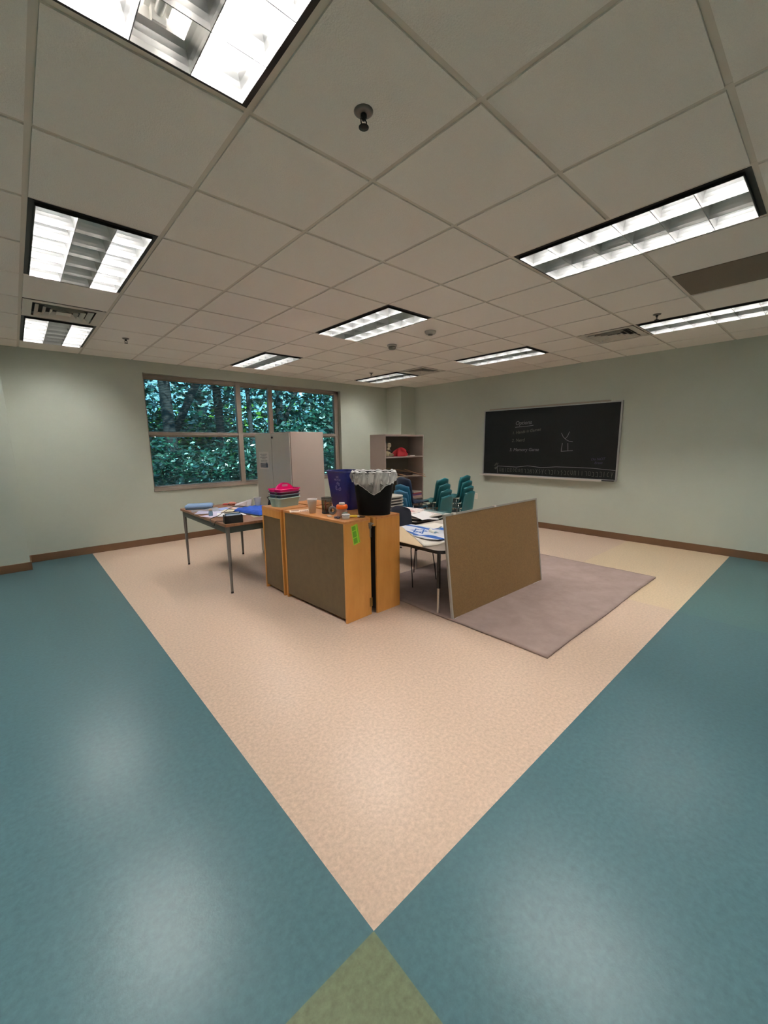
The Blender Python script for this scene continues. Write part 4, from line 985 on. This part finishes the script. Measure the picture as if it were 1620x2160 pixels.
# pink papers
def pkm(u,v):
    if v>.7 and u<.7: return 1 if (int(u*12)+int(v*10))%2 else 2
    if abs((u*1.3+v)%.33)<.03: return 2
    return 3 if (.35<v<.55 and int(u*9)%2) else 0
PM=[mat('print_white',srgb(234,222,218),.6),mat('print_pink',srgb(226,150,146),.6),mat('print_brown',srgb(150,90,84),.6),mat('print_grey',srgb(170,168,176),.6)]
sheet('printed_sheet',.36,.44,(2.84,1.83,.634),rad(-8),None,'large sheet with pink and brown print on the loose tabletop','printed sheet',mats=PM,mfn=pkm,amp=.006)
sheet('printed_sheet',.26,.34,(3.12,2.22,.604),rad(12),None,'pink printed sheet farthest back on the low table','printed sheet',mats=[PM[0],PM[1],PM[1],PM[3]],mfn=pkm,amp=.006)
m=MB()
def wsh(u,v): 
    x=2.53+.36*u+.06*v; y=1.44+.30*v+.05*u; return (x,y,.652-.045*(1-v)**3*(.3+u)+.006*sin(5*u+2*v))
m.grid(wsh,18,14); o=m.build('white_sheet',M_PAP,solid=.001); tag(o,'blank white sheet drooping over the near edge of the farther low table','paper')
sheet('acetate_sheet',.28,.34,(3.13,1.78,.606),rad(20),see_through('acetate',(.8,.95,1,1),.7,diff=srgb(120,160,170),rough=.08),'clear shiny plastic sheet beside the pink papers','plastic sheet',amp=.035)
# stack of grey slabs
pos=['topmost','second from the top','third from the top','fourth from the top','fifth from the top','lowest']
sx_,sy_=2.72,2.33
for k in range(6):
    t=thing('seat_slab','rounded grey slab %s in the stack behind the black bin'%pos[5-k],'slab',(sx_+random.uniform(-.006,.006),sy_+random.uniform(-.006,.006),.603+.0375*k),rad(random.uniform(-2,2)),'rounded grey slabs stacked behind the black bin')
    MB().prism(rrect(.46,.46,.12,8),.020,.035).build('grey_top',mat('slab_grey',srgb(168,168,160),.5),t,bevel=.003)
    MB().prism(rrect(.43,.43,.11,8),.0,.0198).build('dark_underside',M_BLK,t)

# ================================================================ chairs
def chair_shell(sc,top_shape,sh=.28,bt_=.68,wd=.36):
    """one-piece shell; faces +y. returns MB"""
    prof=[(.205,sh-.018),(.19,sh+.004),(.12,sh+.004),(.02,sh-.008),(-.08,sh-.006),(-.135,sh+.008),(-.165,sh+.04),(-.185,sh+.10),(-.205,sh+.20),(-.225,sh+.30),(-.243,bt_-.05),(-.250,bt_)]
    ws_=[.90,.97,1,1,1,.98,.95,.93,.92,.90,.87,.84] if top_shape=='peak' else [.90,.97,1,1,1,.98,.95,.93,.92,.90,.86,.62]
    N=16; m=MB(); vs=[]
    for r,((y,z),wf) in enumerate(zip(prof,ws_)):
        for k in range(N+1):
            u=2*k/N-1; x=u*wd/2*wf
            back=max(0,(r-5)/6); lip=abs(u)**5
            yy=y+ .030*lip*back + .012*(u*u)*back; zz=z+(.018*lip if r<5 else 0)
            if r==len(prof)-1:
                if top_shape=='peak': zz=bt_-.036*abs(u)
                else: zz=bt_-.03*u*u
            if r==len(prof)-2: zz=z-(.012*abs(u) if top_shape=='peak' else .0)
            vs.append((x,yy,zz))
    fs=[(r*(N+1)+k,r*(N+1)+k+1,(r+1)*(N+1)+k+1,(r+1)*(N+1)+k) for r in range(len(prof)-1) for k in range(N)]
    m.add(vs,fs,0,True); return m
def make_chair(label,m_shell,top='peak',group=None,**k):
    t=thing('stacking_chair',label,'chair',(0,0,0),0,group)
    sh=k.get('sh',.28); wd=k.get('wd',.36)
    chair_shell(1,top,**k).build('seat_shell',m_shell,t,solid=.007)
    for sx in (-1,1):
        for sy,by in ((1,.16),(-1,-.14)):
            MB().tube([(sx*.10,by*.75,sh-.022),(sx*(wd/2-.035),by,sh-.028),(sx*(wd/2-.005),by*1.18,.02)],.009,8).build('leg',M_CHROME,t)
            MB().cyl((sx*(wd/2-.005),by*1.18,0),(sx*(wd/2-.005),by*1.18,.024),.012,n=10).build('foot_cap',M_BLACK,t.children[-1])
    return t
M_TEAL=mat('teal_plastic',srgb(26,100,108),.4); M_NAVY=mat('navy_plastic',srgb(18,34,62),.4); M_TBLUE=mat('blue_teal_plastic',srgb(24,92,124),.4)
ords=['bottom','second from the bottom','third from the bottom','top']
c0=None
for s_,(bx,by) in enumerate([(4.29,2.725),(4.99,2.80)]):
    for k in range(4):
        lab='teal plastic chair, %s in the %s teal stack before the blackboard wall'%(ords[k],'left' if s_==0 else 'right')
        if c0 is None: t=c0=make_chair(lab,M_TEAL,group='teal stacking chairs')
        else: t=dup(c0,label=lab)
        t.location=(bx+.004*((k*7)%3-1),by+.035*k,.088*k); t.rotation_euler=(0,0,rad(1.5*((k*5)%3-1)+3))
        if k>0:
            pass
cb0=make_chair('blue teal plastic chair with angular back under the navy chair, left of the bookcase front',M_TBLUE,group='blue chairs in the left stack',sh=.30,bt_=.70)
cb0.location=(3.80,2.90,.0); cb0.rotation_euler=(0,0,-pi/2)
t=dup(cb0,(3.83,2.90,.088),-pi/2,'blue teal plastic chair, second from the bottom of the left stack'); 
t=dup(cb0,(3.86,2.90,.172),-pi/2,'blue teal plastic chair directly below the navy chair')
cn0=make_chair('dark navy plastic chair with rounded back on top of the left stack',M_NAVY,'round',None,sh=.30,bt_=.72); cn0.location=(3.89,2.90,.262); cn0.rotation_euler=(0,0,-pi/2)
# black chair with wire sled base at the flag table
t=thing('wire_leg_chair','dark navy-black chair with wire sled legs tucked between the low tables','chair',(2.29,1.355,0),pi)
chair_shell(1,'round',sh=.43,bt_=.81,wd=.38).build('seat_shell',mat('blue_black_plastic',srgb(20,24,40),.45),t,solid=.009)
for sx in (-1,1):
    MB().tube(smoothp([(sx*.12,.10,.41),(sx*.16,.13,.39),(sx*.185,.175,.03),(sx*.185,.16,.008),(sx*.185,-.14,.008),(sx*.185,-.16,.03),(sx*.16,-.11,.39),(sx*.12,-.08,.41)],4),.0055,8).build('sled_leg',M_BLACK,t)
MB().cyl((-.185,.165,.008),(.185,.165,.008),.0055,n=8).build('cross_wire',M_BLACK,t)

# ================================================================ leaning fibreboard panel
bl=Vector((1.794,.412,.0)); br=Vector((3.296,.384,.0)); lean=Vector((0.0,.115,.905))
tl_=bl+lean
L=(br-bl).length; ux=(br-bl).normalized(); uz=lean.normalized(); uy=uz.cross(ux)
t=thing('leaning_board','large tan fibreboard panel with grey metal edging leaning on the low table','board',tuple(bl+Vector((0,0,.004))))
t.rotation_euler=Matrix((ux,uy,uz)).transposed().to_euler()
Hh=.905
MB().box((.008,-.004,.008),(L-.008,.006,Hh-.008)).build('fibreboard',mat('tan_fibreboard',srgb(128,98,58),.75,noise=.2,nscale=90,bump=.3,bscale=150,c2=srgb(106,80,46)),t)
M_EDG=mat('board_edging',srgb(166,160,154),.45,metal=.3)
for a,b in (((0,-.008,0),(.018,.010,Hh)),((L-.018,-.008,0),(L,.010,Hh)),((0,-.009,Hh-.016),(L,.011,Hh)),((0,-.009,0),(L,.011,.012))): MB().box(a,b).build('metal_edging',M_EDG,t)
for x in (.03,.66,1.33): MB().box((x,-.011,.0),(x+.10,-.006,.013)).build('edge_clip',mat('clip_white',srgb(214,208,200),.4),t)
for x in (.12,.72): MB().box((x,-.012,Hh-.014),(x+.03,.014,Hh+.004)).build('edge_clip',mat('clip_white',(0,0,0,1)),t)
